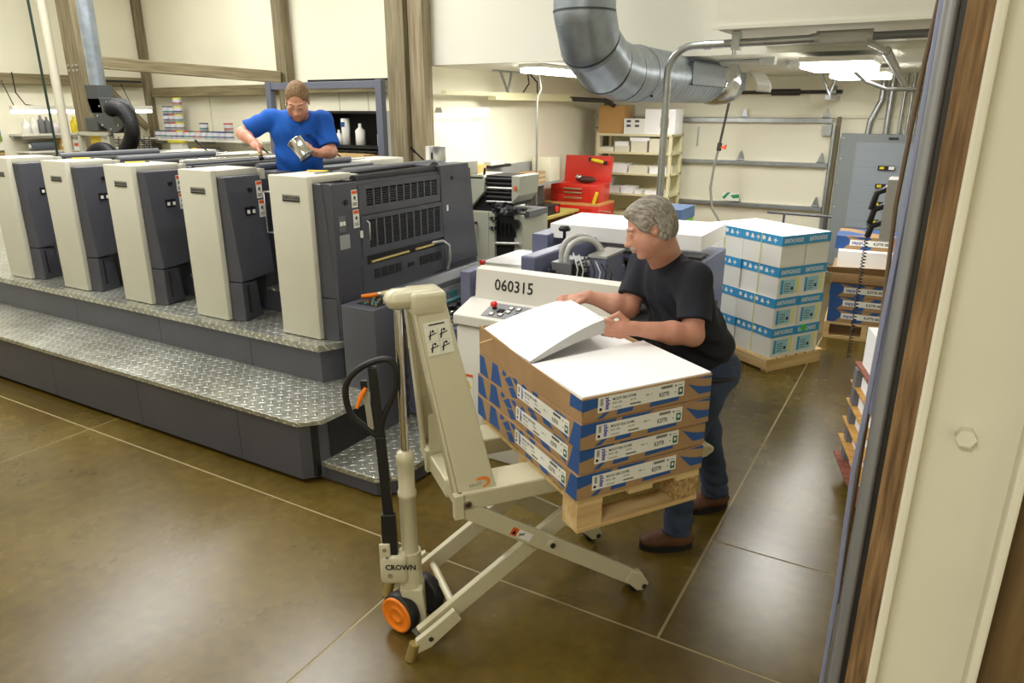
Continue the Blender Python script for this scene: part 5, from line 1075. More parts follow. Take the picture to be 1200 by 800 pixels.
b = B(); b.tube([(-10.08, 5.4, 0), (-10.08, 5.4, 4.9)], .016, M('cable_green', (24, 48, 40), .5), 8); tag(b.obj('dark_cable'), 'dark vertical cable beside the pale pipe on the left', 'cable')
# wall shelves at the left
def wshelf(x0, x1, y0, y1, z, label, br=True):
    t = thing('wall_shelf', label, 'shelf', ((x0+x1)/2, (y0+y1)/2, z)); b = B(); b.box(x0, x1, y0, y1, z-.025, z, white_paint); b.obj('board', t)
    b = B(); b.box(x0+.02, x0+.05, y0+.02, y1-.02, z-.06, z-.025, alum); b.box(x1-.05, x1-.02, y0+.02, y1-.02, z-.06, z-.025, alum); b.obj('bracket', t)
wshelf(-10.99, -10.65, 5.3, 6.6, 1.77, 'upper white shelf on the left wall under the long strip lamp')
wshelf(-10.99, -10.65, 5.35, 6.65, 1.545, 'lower white shelf on the left wall under the long strip lamp')
tp = M('towel_grey', (120, 120, 124), .7)
for i, (y, h, r_, m_, l) in enumerate(((5.42, .20, .05, lab_w, 'first white bottle'), (5.52, .22, .05, lab_w, 'second white bottle'), (5.62, .24, .04, tp, 'third, dark grey bottle'), (5.70, .22, .035, tp, 'fourth, slim grey bottle'), (5.80, .17, .06, M('tub_pink', (220, 210, 214), .6), 'short pale tub'), (6.08, .22, .06, teal_gel, 'yellow jug'), (6.2, .24, .06, lab_w, 'white jug'))):
    b = B(); b.lathe([(.001, 0), (r_, 0), (r_, h*.7), (r_*.4, h*.85), (r_*.4, h), (.001, h)], m_, (-10.75, y, 1.77), n=12); tag(b.obj('bottle'), l+' on the upper left wall shelf', 'bottle', 'containers on the upper left shelf')
b = B(); b.cyl((-10.75, 5.42, 1.61), (-10.75, 5.72, 1.61), .06, M('roll_slate', (90, 98, 106), .7)); b.cyl((-10.75, 5.41, 1.61), (-10.75, 5.42, 1.61), .03, lab_w); tag(b.obj('cloth_roll'), 'slate coloured roll on the lower left wall shelf', 'roll')
for i, (y, h, w_, m_) in enumerate(((5.84, .17, .07, M('box_gold', (200, 160, 90), .7)), (5.93, .18, .07, M('box_tan2', (220, 190, 130), .7)), (6.02, .2, .08, lab_w), (6.12, .17, .07, offw), (6.21, .20, .08, M('box_redwhite', (222, 150, 120), .7)), (6.32, .22, .08, M('lime', (190, 210, 60), .6)))):
    b = B(); b.box(-10.82, -10.70, y-w_/2, y+w_/2, 1.545, 1.545+h, m_); b.box(-10.70, -10.698, y-w_/3, y+w_/3, 1.59, 1.63, random.choice([lab_o, lab_w, ink])); tag(b.obj('supply_box'), ['gold', 'tan', 'white', 'off-white', 'reddish', 'lime green'][i]+' box on the lower left wall shelf', 'box', 'boxes on the lower left shelf')
b = B(); b.box(-10.995, -10.985, 4.6, 5.2, 1.68, 1.83, M('photo_blue', (110, 140, 180), .6)); b.box(-10.985, -10.982, 4.6, 5.2, 1.68, 1.76, M('photo_green', (120, 150, 60), .6)); tag(b.obj('wall_picture'), 'landscape picture with green hills on the left wall', 'picture')
b = B(); b.box(-10.995, -10.985, 4.7, 5.2, 1.53, 1.56, M('photo_dark', (90, 100, 60), .6)); b.box(-10.985, -10.982, 5.0, 5.2, 1.51, 1.53, M('box_gold', (200, 160, 90), .7)); tag(b.obj('wall_strip'), 'thin dark picture strip below the landscape picture', 'picture')
# black brackets on girts
for i, (x0, x1, y, l) in enumerate(((-10.2, -10.2, 0, ''),)):
    pass
b = B(); b.box(-11.0, -10.55, 4.6, 4.64, 2.53, 2.56, black); b.tube([(-10.6, 5.3, 2.55), (-10.7, 5.35, 2.3), (-10.62, 5.4, 2.15), (-10.6, 5.6, 2.12)], .008, black, 6); tag(b.obj('lamp_cord'), 'dark cord running down to the long strip lamp at the left', 'cord')
b = B(); b.box(-10.8, -10.74, 6.55, 6.6, 2.36, 2.50, black); b.box(-10.8, -10.74, 6.55, 7.2, 2.47, 2.5, black); tag(b.obj('shelf_bracket'), 'black bracket under the beam near the back left corner', 'bracket')
b = B(); b.box(-7.3, -5.9, 7.25, 7.29, 2.43, 2.455, black); b.box(-5.98, -5.9, 7.25, 7.4, 2.27, 2.44, M('bracket_grey', (90, 92, 92), .5)); tag(b.obj('black_rail'), 'black rail on the back wall above the dark cabinet', 'rail')
# ink can shelf
isf = thing('wall_shelf', 'long white shelf of ink cans on the back wall', 'shelf', (-9.5, 7.3, 1.66))
b = B(); b.box(-10.9, -8.15, 7.15, 7.49, 1.635, 1.66, white_paint); b.obj('board', isf); b = B(); b.box(-10.9, -8.15, 7.15, 7.49, 1.36, 1.38, white_paint); b.obj('lower_board', isf); b = B()
for x in (-10.6, -9.6, -8.7): b.box(x, x+.03, 7.2, 7.49, 1.58, 1.635, alum)
b.obj('bracket', isf)
canm = {c: M('lid_'+c, v, .5) for c, v in dict(blue=(50, 60, 130), yellow=(226, 214, 40), red=(190, 60, 40), grey=(90, 92, 96), orange=(220, 120, 40), teal=(40, 130, 130)).items()}
can_w = M('can_label', (206, 207, 212), .5)
def can(x, z, lid, where, r_=.062, h=.118, y=7.28):
    random.seed(int(x*1000+z*77)); t = thing('ink_can', where, 'can', (x, y, z), random.uniform(-60, 20), 'ink cans')
    b = B(); b.lathe([(.001, 0), (r_, 0), (r_, h*.86), (.001, h*.86)], can_w, n=14); bo = b.obj('body', None); bo.parent = t
    b = B(); b.lathe([(r_+.002, h*.86), (r_+.002, h), (r_-.006, h), (.001, h*.97)], canm[lid], n=14); lo = b.obj('lid', None); lo.parent = t
    b = B(); b.lathe([(r_+.001, h*.28), (r_+.001, h*.40)], canm[random.choice(['blue', 'red', 'grey', 'teal', 'orange'])], n=14, c=(0, 0, 0)); lo = b.obj('band', None); lo.parent = t
    return t
pos = ['far left', 'second', 'third', 'fourth', 'fifth', 'sixth', 'seventh', 'eighth', 'ninth', 'tenth', 'eleventh', 'twelfth', 'thirteenth']
names = ['bottom', 'second', 'third', 'fourth', 'top']
colsx = [(-10.60, ['grey']), (-10.47, ['grey']), (-10.34, ['blue', 'grey', 'blue', 'grey'][:4]), (-10.205, ['red', 'red', 'red', 'blue']), (-10.07, ['yellow', 'yellow', 'yellow', 'yellow', 'yellow']), (-9.91, ['red']), (-9.78, ['teal']), (-9.65, ['orange']), (-9.52, ['grey', 'grey']), (-9.38, ['grey']), (-9.25, ['blue']), (-9.12, ['blue']), (-8.98, ['grey', 'red'])]
for ci, (x, ls) in enumerate(colsx):
    for k, l in enumerate(ls): can(x, 1.66+.119*k, l, '%s-lidded ink can, %s in the %s pile from the left on the long shelf' % (l, names[k] if len(ls) > 1 else 'single', pos[ci].replace('far left', 'first')))
for i, x in enumerate((-9.78, -9.66, -9.54, -9.42, -9.30)): can(x, 1.38, ['yellow', 'red', 'blue', 'grey', 'grey'][i], '%s ink can from the left under the long shelf' % pos[i].replace('far left', 'first'), h=.16, r_=.05)
carton0('label_bin', -10.12, -9.84, 7.1, 7.2, 1.44, 1.63, lab_w, 'white bin with yellow lid under the yellow ink cans', 'bin')
b = B(); b.box(-10.14, -9.82, 7.08, 7.2, 1.61, 1.64, canm['yellow']); tag(b.obj('bin_lid'), 'yellow lid of the white bin under the shelf', 'lid')
b = B(); b.box(-9.3, -9.0, 7.15, 7.2, 1.38, 1.40, M('strip_blue', (70, 140, 190), .5)); b.box(-9.6, -9.3, 7.15, 7.2, 1.38, 1.40, M('strip_red', (190, 90, 70), .5)); tag(b.obj('colour_strip'), 'thin red and blue ruler below the ink can shelf', 'ruler')
# wire rack left of the cans
b = B()
for k in range(6): b.cyl((-10.9+.02, 6.6, 1.50+.03*k), (-10.4, 7.1, 1.50+.03*k), .008, black, n=6)
for k in range(8): b.cyl((-10.85+.05*k, 6.65+.05*k, 1.5), (-10.80+.05*k, 6.65+.05*k, 1.7), .006, black, n=6)
tag(b.obj('wire_rack'), 'black wire rack in the back left corner by the brace', 'rack')
# grey frame, dark cabinet, bottles
gf = thing('guard_frame', 'tall blue-grey metal frame standing behind the man in the blue shirt', 'frame', (-6.4, 6.6, 0))
gm = M('frame_bluegrey', (98, 102, 116), .4)
for x in (-7.36, -5.60): b = B(); b.box(x, x+.09, 6.58, 6.66, 0, 2.41, gm); b.obj('upright', gf, bev=.005)
b = B(); b.box(-7.27, -5.60, 6.59, 6.65, 2.32, 2.40, gm); b.obj('top_rail', gf, bev=.005)
dc = thing('dark_cabinet', 'black open cabinet holding white bottles behind the grey frame', 'cabinet', (-6.5, 7.2, 0))
b = B(); b.box(-7.15, -5.85, 7.05, 7.1, 1.60, 1.66, black); b.box(-7.15, -5.9, 7.44, 7.48, 1.6, 2.06, black); b.box(-7.2, -5.9, 7.05, 7.48, 2.04, 2.07, black); b.box(-7.2, -7.12, 7.05, 7.48, 1.6, 2.05, black); b.box(-7.2, -5.9, 7.05, 7.48, 1.58, 1.62, black); b.obj('body', dc)
b = B(); b.box(-5.92, -5.0, 7.05, 7.45, 1.2, 2.07, M('cab_grey', (158, 160, 158), .5)); b.obj('side_cabinet', dc)
for i, (x, h, r_, l) in enumerate(((-6.72, .22, .045, 'leftmost small bottle with pointed cap'), (-6.60, .36, .052, 'tall tube with blue label'), (-6.36, .30, .062, 'plain stout white bottle'), (-6.02, .24, .052, 'rightmost white pump bottle'))):
    b = B()
    if i == 1: b.lathe([(.001, 0), (r_, 0), (r_*1.1, h), (.001, h)], lab_w, (x, 7.15, 1.62), n=14); b.box(x-.03, x+.03, 7.09, 7.10, 1.62+h*.72, 1.62+h*.88, cblue)
    else: b.lathe([(.001, 0), (r_, 0), (r_, h*.72), (r_*.35, h*.84), (r_*.3, h), (.001, h)], lab_w, (x, 7.15, 1.62), n=14)
    tag(b.obj('bottle'), l+' in the dark cabinet', 'bottle', 'bottles in the dark cabinet')
b = B(); b.box(-7.0, -6.1, 6.9, 7.3, 1.50, 1.56, pine); b.box(-6.4, -5.9, 6.9, 7.3, 1.35, 1.50, M('box_tan', (196, 154, 96), .8)); tag(b.obj('timber_offcut'), 'pale wooden board below the dark cabinet of bottles', 'board')
b = B(); b.box(-11, -4.8, 6.95, 7.45, 1.05, 1.1, white_paint); tag(b.obj('back_counter'), 'long pale counter along the back wall behind the press', 'counter')
# ---------------- people: signed distance fields turned into meshes ----------------
def V3(*a): return np.array(a, dtype=np.float32)
def nrm(v): v = np.array(v, dtype=np.float32); return v/np.linalg.norm(v)
class SDF:
    def __init__(s, lo, hi, res):
        s.lo = V3(*lo); s.res = res; s.n = np.ceil((V3(*hi)-s.lo)/res).astype(int)+1
        s.D = np.full(tuple(s.n), .05, np.float32)
    def reg(s, lo, hi):
        a = np.clip(np.floor((lo-s.lo)/s.res).astype(int), 0, s.n-1); b = np.clip(np.ceil((hi-s.lo)/s.res).astype(int)+1, 1, s.n)
        if (b <= a).any(): return None
        sl = tuple(slice(int(i), int(j)) for i, j in zip(a, b))
        ax = [s.lo[k]+s.res*np.arange(a[k], b[k], dtype=np.float32) for k in range(3)]
        return sl, ax[0][:, None, None], ax[1][None, :, None], ax[2][None, None, :]
    def mix(s, sl, d, k, op='add'):
        A = s.D[sl]
        if op == 'add':
            h = np.clip(.5+.5*(A-d)/k, 0, 1); s.D[sl] = A*(1-h)+d*h-k*h*(1-h)
        elif op == 'sub':
            d = -d; h = np.clip(.5-.5*(A-d)/k, 0, 1); s.D[sl] = A*(1-h)+d*h+k*h*(1-h)
    def cone(s, a, b, ra, rb, k=.02, op='add'):
        a = V3(*a); b = V3(*b); m = max(ra, rb)+k+.03; r = s.reg(np.minimum(a, b)-m, np.maximum(a, b)+m)
        if r is None: return
        sl, x, y, z = r; d = b-a; L2 = float(d @ d)+1e-9
        t = np.clip(((x-a[0])*d[0]+(y-a[1])*d[1]+(z-a[2])*d[2])/L2, 0, 1)
        q = np.sqrt((x-a[0]-t*d[0])**2+(y-a[1]-t*d[1])**2+(z-a[2]-t*d[2])**2)-(ra+(rb-ra)*t)
        s.mix(sl, q, k, op)
    def ell(s, c, r, F=None, k=.02, op='add'):
        c = V3(*c); r = V3(*r); F = np.eye(3, dtype=np.float32) if F is None else F; m = float(r.max())+k+.03
        q = s.reg(c-m, c+m)
        if q is None: return
        sl, x, y, z = q; x = x-c[0]; y = y-c[1]; z = z-c[2]
        u = [(x*F[i][0]+y*F[i][1]+z*F[i][2])/r[i] for i in range(3)]
        k0 = np.sqrt(u[0]**2+u[1]**2+u[2]**2); k1 = np.sqrt((u[0]/r[0])**2+(u[1]/r[1])**2+(u[2]/r[2])**2)+1e-6
        s.mix(sl, k0*(k0-1)/k1, k, op)
    def plane(s, p, n, lo=None, hi=None, k=.004):
        """remove what lies on the +n side of p (inside the optional box)"""
        p = V3(*p); n = nrm(n); q = s.reg(V3(*lo) if lo is not None else s.lo, V3(*hi) if hi is not None else s.lo+s.res*s.n)
        sl, x, y, z = q; d = (x-p[0])*n[0]+(y-p[1])*n[1]+(z-p[2])*n[2]; s.D[sl] = np.maximum(s.D[sl], d)
    def warp(s, fn):
        sl, x, y, z = s.reg(s.lo, s.lo+s.res*s.n); s.D[sl] = s.D[sl]+fn(x, y, z).astype(np.float32)
    def mesh(s, name, mat, parent):
        D = s.D; D[0] = D[-1] = .05; D[:, 0] = D[:, -1] = .05; D[:, :, 0] = D[:, :, -1] = .05
        I = D < 0; nx, ny, nz = D.shape
        c = np.zeros((nx-1, ny-1, nz-1), np.int8)
        for i in (0, 1):
            for j in (0, 1):
                for k in (0, 1): c += I[i:nx-1+i, j:ny-1+j, k:nz-1+k]
        cells = np.argwhere((c > 0) & (c < 8)); n = len(cells)
        idx = np.full(c.shape, -1, np.int64); idx[tuple(cells.T)] = np.arange(n)
        acc = np.zeros((n, 3)); cnt = np.zeros(n)
        cor = [(i, j, k) for i in (0, 1) for j in (0, 1) for k in (0, 1)]
        vals = {q: D[cells[:, 0]+q[0], cells[:, 1]+q[1], cells[:, 2]+q[2]] for q in cor}
        for q in cor:
            for ax in range(3):
                if q[ax]: continue
                p = list(q); p[ax] = 1; p = tuple(p); a = vals[q]; b = vals[p]; m = (a < 0) != (b < 0)
                t = np.where(m, a/(a-b+1e-12), 0); pos = np.array(q, float)[None].repeat(n, 0); pos[:, ax] += t; acc[m] += pos[m]; cnt[m] += 1
        v = (cells + acc/np.maximum(cnt, 1)[:, None])*s.res + s.lo
        fs = []
        for ax in range(3):
            sl0 = [slice(1, -1)]*3; sl0[ax] = slice(0, -1); sl1 = list(sl0); sl1[ax] = slice(1, None)
            a = I[tuple(sl0)]; b = I[tuple(sl1)]; e = np.argwhere(a != b)
            off = np.array([1, 1, 1]); off[ax] = 0; e = e+off
            o1, o2 = [(1, 2), (2, 0), (0, 1)][ax]
            def g(d1, d2): q = e.copy(); q[:, o1] -= d1; q[:, o2] -= d2; return idx[q[:, 0], q[:, 1], q[:, 2]]
            f = np.stack([g(1, 1), g(0, 1), g(0, 0), g(1, 0)], 1); fl = ~I[e[:, 0], e[:, 1], e[:, 2]]; f[fl] = f[fl][:, ::-1]; fs.append(f)
        f = np.concatenate(fs); f = f[(f >= 0).all(1)]
        Mi = np.array(parent.matrix_world.inverted() if parent else Matrix.Identity(4))
        v = v @ Mi[:3, :3].T + Mi[:3, 3]
        me = bpy.data.meshes.new(name); me.vertices.add(len(v)); me.vertices.foreach_set('co', v.ravel().astype(np.float32))
        me.loops.add(f.size); me.loops.foreach_set('vertex_index', f.ravel()); me.polygons.add(len(f)); me.polygons.foreach_set('loop_start', np.arange(0, f.size, 4)); me.polygons.foreach_set('use_smooth', np.ones(len(f), bool))
        me.update(calc_edges=True); me.validate(); me.materials.append(mat)
        o = bpy.data.objects.new(name, me); COL.objects.link(o); o.parent = parent; return o
def skin_mat(name, c, c2):
    m = M(name, c, .48, col2=c2, vs=9, bump=.12, bs=90); b = m.node_tree.nodes['Principled BSDF']; b.inputs['Subsurface Weight'].default_value = .08; b.inputs['Subsurface Radius'].default_value = (.012, .005, .003); return m
def add_head(s, c, fwd, up, H_=1.0, jowl=1.0):
    """face in the body field; returns frame for the extras"""
    f = nrm(fwd); u = nrm(up); r = nrm(np.cross(f, u)); u = np.cross(r, f); F = np.stack([r, f, u])
    P = lambda x, y, z: V3(*c)+(x*r+y*f+z*u)*H_
    E = lambda p, q, k=.012, op='add': s.ell(P(*p), [v*H_ for v in q], F, k, op)
    C = lambda a, b, ra, rb, k=.008, op='add': s.cone(P(*a), P(*b), ra*H_, rb*H_, k, op)
    E((0, -.018, .032), (.076, .097, .088)); E((0, .030, -.02), (.064, .064, .088), .02); E((0, .040, -.072), (.050*jowl, .050, .040), .02)
    E((0, .078, -.104), (.022, .020, .018), .018); C((-.050, -.005, -.062), (-.02, .062, -.098), .018*jowl, .018, .02); C((.050, -.005, -.062), (.02, .062, -.098), .018*jowl, .018, .02)
    for q in (-1, 1):
        E((q*.040, .066, -.030), (.024, .024, .026), .016); E((q*.034, .106, .000), (.015, .013, .0115), .008, 'sub')
        C((q*.014, .089, .021), (q*.046, .077, .022), .0075, .0065, .012)
        E((q*.031, .0835, .001), (.0150, .0140, .0128), None or .003)
        C((q*.020, .0945, .0095), (q*.042, .090, .0075), .0032, .003, .003); C((q*.022, .0945, -.009), (q*.041, .090, -.0085), .003, .003, .003)
        E((q*.078, -.008, -.008), (.008, .020, .031), .006); E((q*.083, -.004, -.004), (.006, .010, .017), .004, 'sub')
        E((q*.012, .112, -.038), (.0085, .011, .008), .005)
    C((0, .084, .012), (0, .098, -.038), .013, .019, .010); E((0, .070, -.05), (.040, .034, .040), .015)
    for q in (-1, 1): E((q*.044, .040, -.058), (.030*jowl, .042, .042), .02)
    C((0, .088, .012), (0, .116, -.032), .0085, .0115, .010); E((0, .123, -.034), (.011, .010, .010), .006)
    E((0, .098, -.064), (.026, .014, .016), .010); C((-.020, .101, -.0675), (.020, .101, -.0675), .0018, .0018, .003, 'sub')
    C((-.012, .108, -.061), (.012, .108, -.061), .005, .005, .005); C((-.012, .105, -.074), (.012, .105, -.074), .0055, .0055, .005)
    return P, F
def ball(name, c, r, mat, par, n=14): b = B(); b.sphere(tuple(float(v) for v in c), r, mat, n); return b.obj(name, par)
def finger(s, base, d1, d2, d3, L=(.040, .026, .020), r=.0092, k=.004):
    p = V3(*base)
    for d, l, r0, r1 in ((d1, L[0], r, r*.93), (d2, L[1], r*.93, r*.86), (d3, L[2], r*.86, r*.74)):
        q = p+nrm(d)*l; s.cone(p, q, r0, r1, k); p = q
    return p
# ---- man in navy ----
man = thing('person', 'older man with grey hair and moustache in a navy t-shirt and jeans lifting sheets', 'person', (-.83, 3.25, 0))
f = nrm((-.55, -.835, 0)); l = nrm((.835, -.55, 0)); Z = V3(0, 0, 1)
S_ = V3(-1.0, 3.17, 1.40); Pv = V3(-.84, 3.27, .95)
lsh = S_+l*.185-Z*.01; rsh = S_-l*.175-Z*.01
lel = V3(-.80, 2.945, 1.165); lw_ = V3(-1.015, 2.785, 1.205); rel = V3(-1.17, 3.14, 1.19); rw_ = V3(-1.34, 3.04, 1.245)
HC = V3(-1.052, 3.018, 1.605); hf = nrm((-.80, -.48, -.42)); hu = nrm((-.46, -.14, .88))
skin = skin_mat('skin_tan', (206, 154, 130), (192, 134, 112))
s = SDF((-1.62, 2.58, .86), (-.60, 3.5, 1.78), .0034)
P, F = add_head(s, HC, hf, hu, .99, 1.18)
nb = S_+Z*.05+V3(-.01, -.01, 0)
s.cone(P(0, -.03, -.05), nb, .062, .070, .02); s.cone(P(0, .02, -.080), nb+f*.02-Z*.02, .050, .058, .025)
s.cone(nb-Z*.02, S_-Z*.20, .06, .06, .03); s.cone(lsh, rsh, .045, .045, .03)
for sh, el, wr in ((lsh, lel, lw_), (rsh, rel, rw_)):
    s.cone(sh, el, .056, .047, .02); s.cone(el, el+(wr-el)*.35, .047, .050, .02); s.cone(el+(wr-el)*.35, wr, .049, .029, .02)
# left hand: grips the near edge of the bent sheets, thumb on top
tip = V3(-1.113, 2.700, 1.215); dh = nrm(tip-lw_); ax = nrm((.10, -.30, -.95)); ax = nrm(ax-dh*float(ax @ dh)); nn = nrm(np.cross(dh, ax)); nn = nn if nn[1] < 0 else -nn
Fp = np.stack([dh, ax, nn]); pc = lw_+dh*.045
s.cone(lw_, pc, .029, .027, .015); s.ell(pc+dh*.012+ax*.006, (.046, .040, .018), Fp, .012)
for i, (sc, cu) in enumerate(((1, .1), (1.06, .35), (1.0, .6), (.82, .8))):
    kb = pc+dh*.046+ax*(-.026+.0195*i)
    finger(s, kb, dh-ax*.15-nn*.1, dh*(1-cu*.6)-nn*(.5+cu*.5)-ax*.1, dh*(.5-cu)-nn*1.0, (.036*sc, .024*sc, .018*sc), .0095)
tb = lw_+dh*.03-ax*.026
s.cone(tb, tb+dh*.035-ax*.034, .015, .012, .008); finger(s, tb+dh*.035-ax*.034, dh+ax*.45-nn*.2, dh+ax*.50-nn*.2, dh+ax*.25-nn*.1, (.022, .016, .010), .0105)
# right hand: flat on the far edge, fingers drooping over it
tip = V3(-1.43, 2.965, 1.235); dh = nrm(tip-rw_); ax = nrm(np.cross(Z, dh)); nn = Z
ax = nrm(ax*1+Z*-.25)
Fp = np.stack([dh, ax, nrm(np.cross(dh, ax))]); pc = rw_+dh*.045
s.cone(rw_, pc, .028, .025, .015); s.ell(pc+dh*.01, (.046, .040, .017), Fp, .012)
for i, sc in enumerate((.85, 1, 1.05, .95)):
    kb = pc+dh*.045+ax*(-.029+.0195*i); finger(s, kb, dh+Z*.06, dh-Z*.45, dh*.6-Z*.8, (.038*sc, .024*sc, .018*sc), .0093)
tb = rw_+dh*.03+ax*.025; s.cone(tb, tb+dh*.03+ax*.018, .014, .012, .008); finger(s, tb+dh*.03+ax*.018, dh+ax*.1-Z*.3, dh-Z*.4, dh-Z*.4, (.02, .014, .010), .0105)
s.mesh('body', skin, man)
# hair
hair_m = M('hair_grey', (178, 170, 158), .6, col2=(104, 94, 82), vs=2.2, bump=1., bs=3, stretch=(13, 70, 26))
s = SDF(HC-.19, HC+.19, .0032)
h_ = lambda p, q, k=.012, op='add': s.ell(P(*p), q, F, k, op)
h_((0, -.022, .034), (.086, .108, .097)); h_((0, -.065, -.02), (.072, .060, .072), .03); h_((0, .030, .088), (.052, .050, .026), .03)
for q in (-1, 1): h_((q*.070, .000, .018), (.015, .036, .036), .02); h_((q*.074, -.045, -.035), (.016, .035, .045), .02)
h_((0, .122, -.018), (.092, .088, .104), .010, 'sub'); h_((0, .05, -.11), (.11, .085, .075), .008, 'sub')
for q in (-1, 1): h_((q*.092, -.006, -.022), (.022, .020, .032), .004, 'sub')
s.plane(P(0, 0, -.085), -F[2])
rr, ff, uu = F
def strands(x, y, z):
    a = (x-HC[0])*rr[0]+(y-HC[1])*rr[1]+(z-HC[2])*rr[2]; c = (x-HC[0])*ff[0]+(y-HC[1])*ff[1]+(z-HC[2])*ff[2]; e = (x-HC[0])*uu[0]+(y-HC[1])*uu[1]+(z-HC[2])*uu[2]
    ang = np.arctan2(e+.02, a)
    return .0014*np.sin(ang*30+c*12+2*np.sin(c*22))+.0008*np.sin(ang*57+c*20)
s.mesh('hair', hair_m, man)
gh = M('moustache_grey', (170, 164, 156), .7, bump=.5, bs=120)
b = B(); 
for q in (-1, 1): b.tube([P(0, .108, -.052), P(q*.014, .106, -.054), P(q*.029, .095, -.066)], [.0085, .0095, .005], gh, 8)
b.obj('moustache', man)
b = B()
for q in (-1, 1): b.tube([P(q*.015, .0945, .024), P(q*.032, .091, .027), P(q*.047, .079, .024)], [.003, .0036, .002], gh, 6)
b.obj('eyebrows', man)
eye_w = M('eye_white', (226, 220, 212), .25); iris = M('iris', (60, 66, 70), .2)
for q in (-1, 1): e_ = ball('eye', P(q*.031, .0825, .001), .0118, eye_w, man); ball('iris', P(q*.031, .0918, -.002), .0046, iris, e_, 8)
# navy shirt
navy = M('navy_cotton', (24, 28, 42), .85, col2=(16, 19, 30), vs=4, bump=.15, bs=180)
s = SDF((-1.32, 2.82, .84), (-.60, 3.56, 1.56), .0042)
Fb = np.stack([l, f, Z]); sp = nrm(S_-Pv); fb = nrm(f-sp*float(f @ sp)); Fs = np.stack([l, fb, sp])
s.ell(S_-sp*.13+fb*.01, (.205, .130, .17), Fs, .04); s.ell(S_-sp*.30+fb*.025, (.195, .150, .17), Fs, .05); s.ell(Pv+sp*.06, (.19, .145, .14), Fs, .05)
s.cone(lsh-Z*.01, rsh-Z*.01, .068, .068, .04); s.cone(nb-Z*.02, S_-Z*.03, .072, .09, .04)
for sh, el in ((lsh, lel), (rsh, rel)):
    d = el-sh; s.cone(sh, sh+d*.98, .074, .072, .03)
for sh, el in ((lsh, lel), (rsh, rel)):
    d = el-sh; n_ = nrm(d); c0 = sh+d*.74; m = .13; s.plane(c0, n_, np.minimum(c0, el)-m, np.maximum(c0, el)+m) if False else None
def folds(x, y, z):
    a = (x-S_[0])*l[0]+(y-S_[1])*l[1]; c = (x-S_[0])*f[0]+(y-S_[1])*f[1]
    return .0045*np.sin(z*46+a*30+3*np.sin(a*14+z*9))*np.clip((1.38-z)*6, 0, 1)+.003*np.sin(a*70+z*18+c*20)
s.warp(folds)
# cut sleeves, neck and hem
def cutball(s, a, b_, r):  # remove a capsule volume beyond the hem
    a = V3(*a); b_ = V3(*b_); q = s.reg(np.minimum(a, b_)-r-.02, np.maximum(a, b_)+r+.02); sl, x, y, z = q; d = b_-a; L = float(np.linalg.norm(d)); n_ = d/L
    t = (x-a[0])*n_[0]+(y-a[1])*n_[1]+(z-a[2])*n_[2]; rad = np.sqrt(np.maximum((x-a[0])**2+(y-a[1])**2+(z-a[2])**2-t*t, 0)); inside = np.maximum(np.maximum(-t, t-L), rad-r); s.D[sl] = np.maximum(s.D[sl], -inside)
for sh, el in ((lsh, lel), (rsh, rel)):
    d = el-sh; cutball(s, sh+d*.76, sh+d*1.5, .105)
s.ell(P(0, -.0, -.10), (.080, .080, .078), F, .004, 'sub')
s.plane(Pv-Z*.045, (0, 0, -1)); s.mesh('t_shirt', navy, man)
# jeans
denim = M('denim', (62, 76, 104), .85, col2=(44, 56, 82), vs=7, bump=.3, bs=220)
s = SDF((-1.12, 2.86, .06), (-.55, 3.78, 1.02), .0055)
s.ell(Pv-Z*.02-f*.01, (.175, .145, .12), Fb, .05)
hipL = Pv+l*.09-Z*.08; hipR = Pv-l*.09-Z*.08
knL = V3(-.86, 3.15, .50); anL = V3(-.835, 3.09, .11); knR = V3(-.82, 3.44, .50); anR = V3(-.77, 3.55, .11)
for hp, kn, an in ((hipL, knL, anL), (hipR, knR, anR)):
    s.cone(hp, kn, .098, .072, .04); s.cone(kn, an, .072, .070, .03)
s.ell(Pv-f*.09-Z*.05+l*.07, (.09, .07, .09), Fb, .03); s.ell(Pv-f*.09-Z*.05-l*.07, (.09, .07, .09), Fb, .03)
def dfold(x, y, z): return .004*np.sin(z*75+x*40+2*np.sin(y*30))*np.clip((.35-z)*5+.3, 0, 1)+.003*np.sin(z*30+y*40)
s.warp(dfold); s.plane((0, 0, .095), (0, 0, -1)); s.plane((0, 0, .985), (0, 0, 1)); s.mesh('jeans', denim, man)
b = B(); ps = [Pv+Z*.0+(l*math.cos(a)*.186+f*math.sin(a)*.152) for a in [2*math.pi*i/28 for i in range(28)]]
b.tube([tuple(p-Z*.045) for p in ps], .011, M('belt_dark', (34, 36, 44), .6), 6, closed=True); b.obj('belt', man)
shoe_m = M('shoe_brown', (110, 70, 44), .6, col2=(84, 52, 34), vs=12); sole_m = M('sole_black', (24, 24, 26), .6)
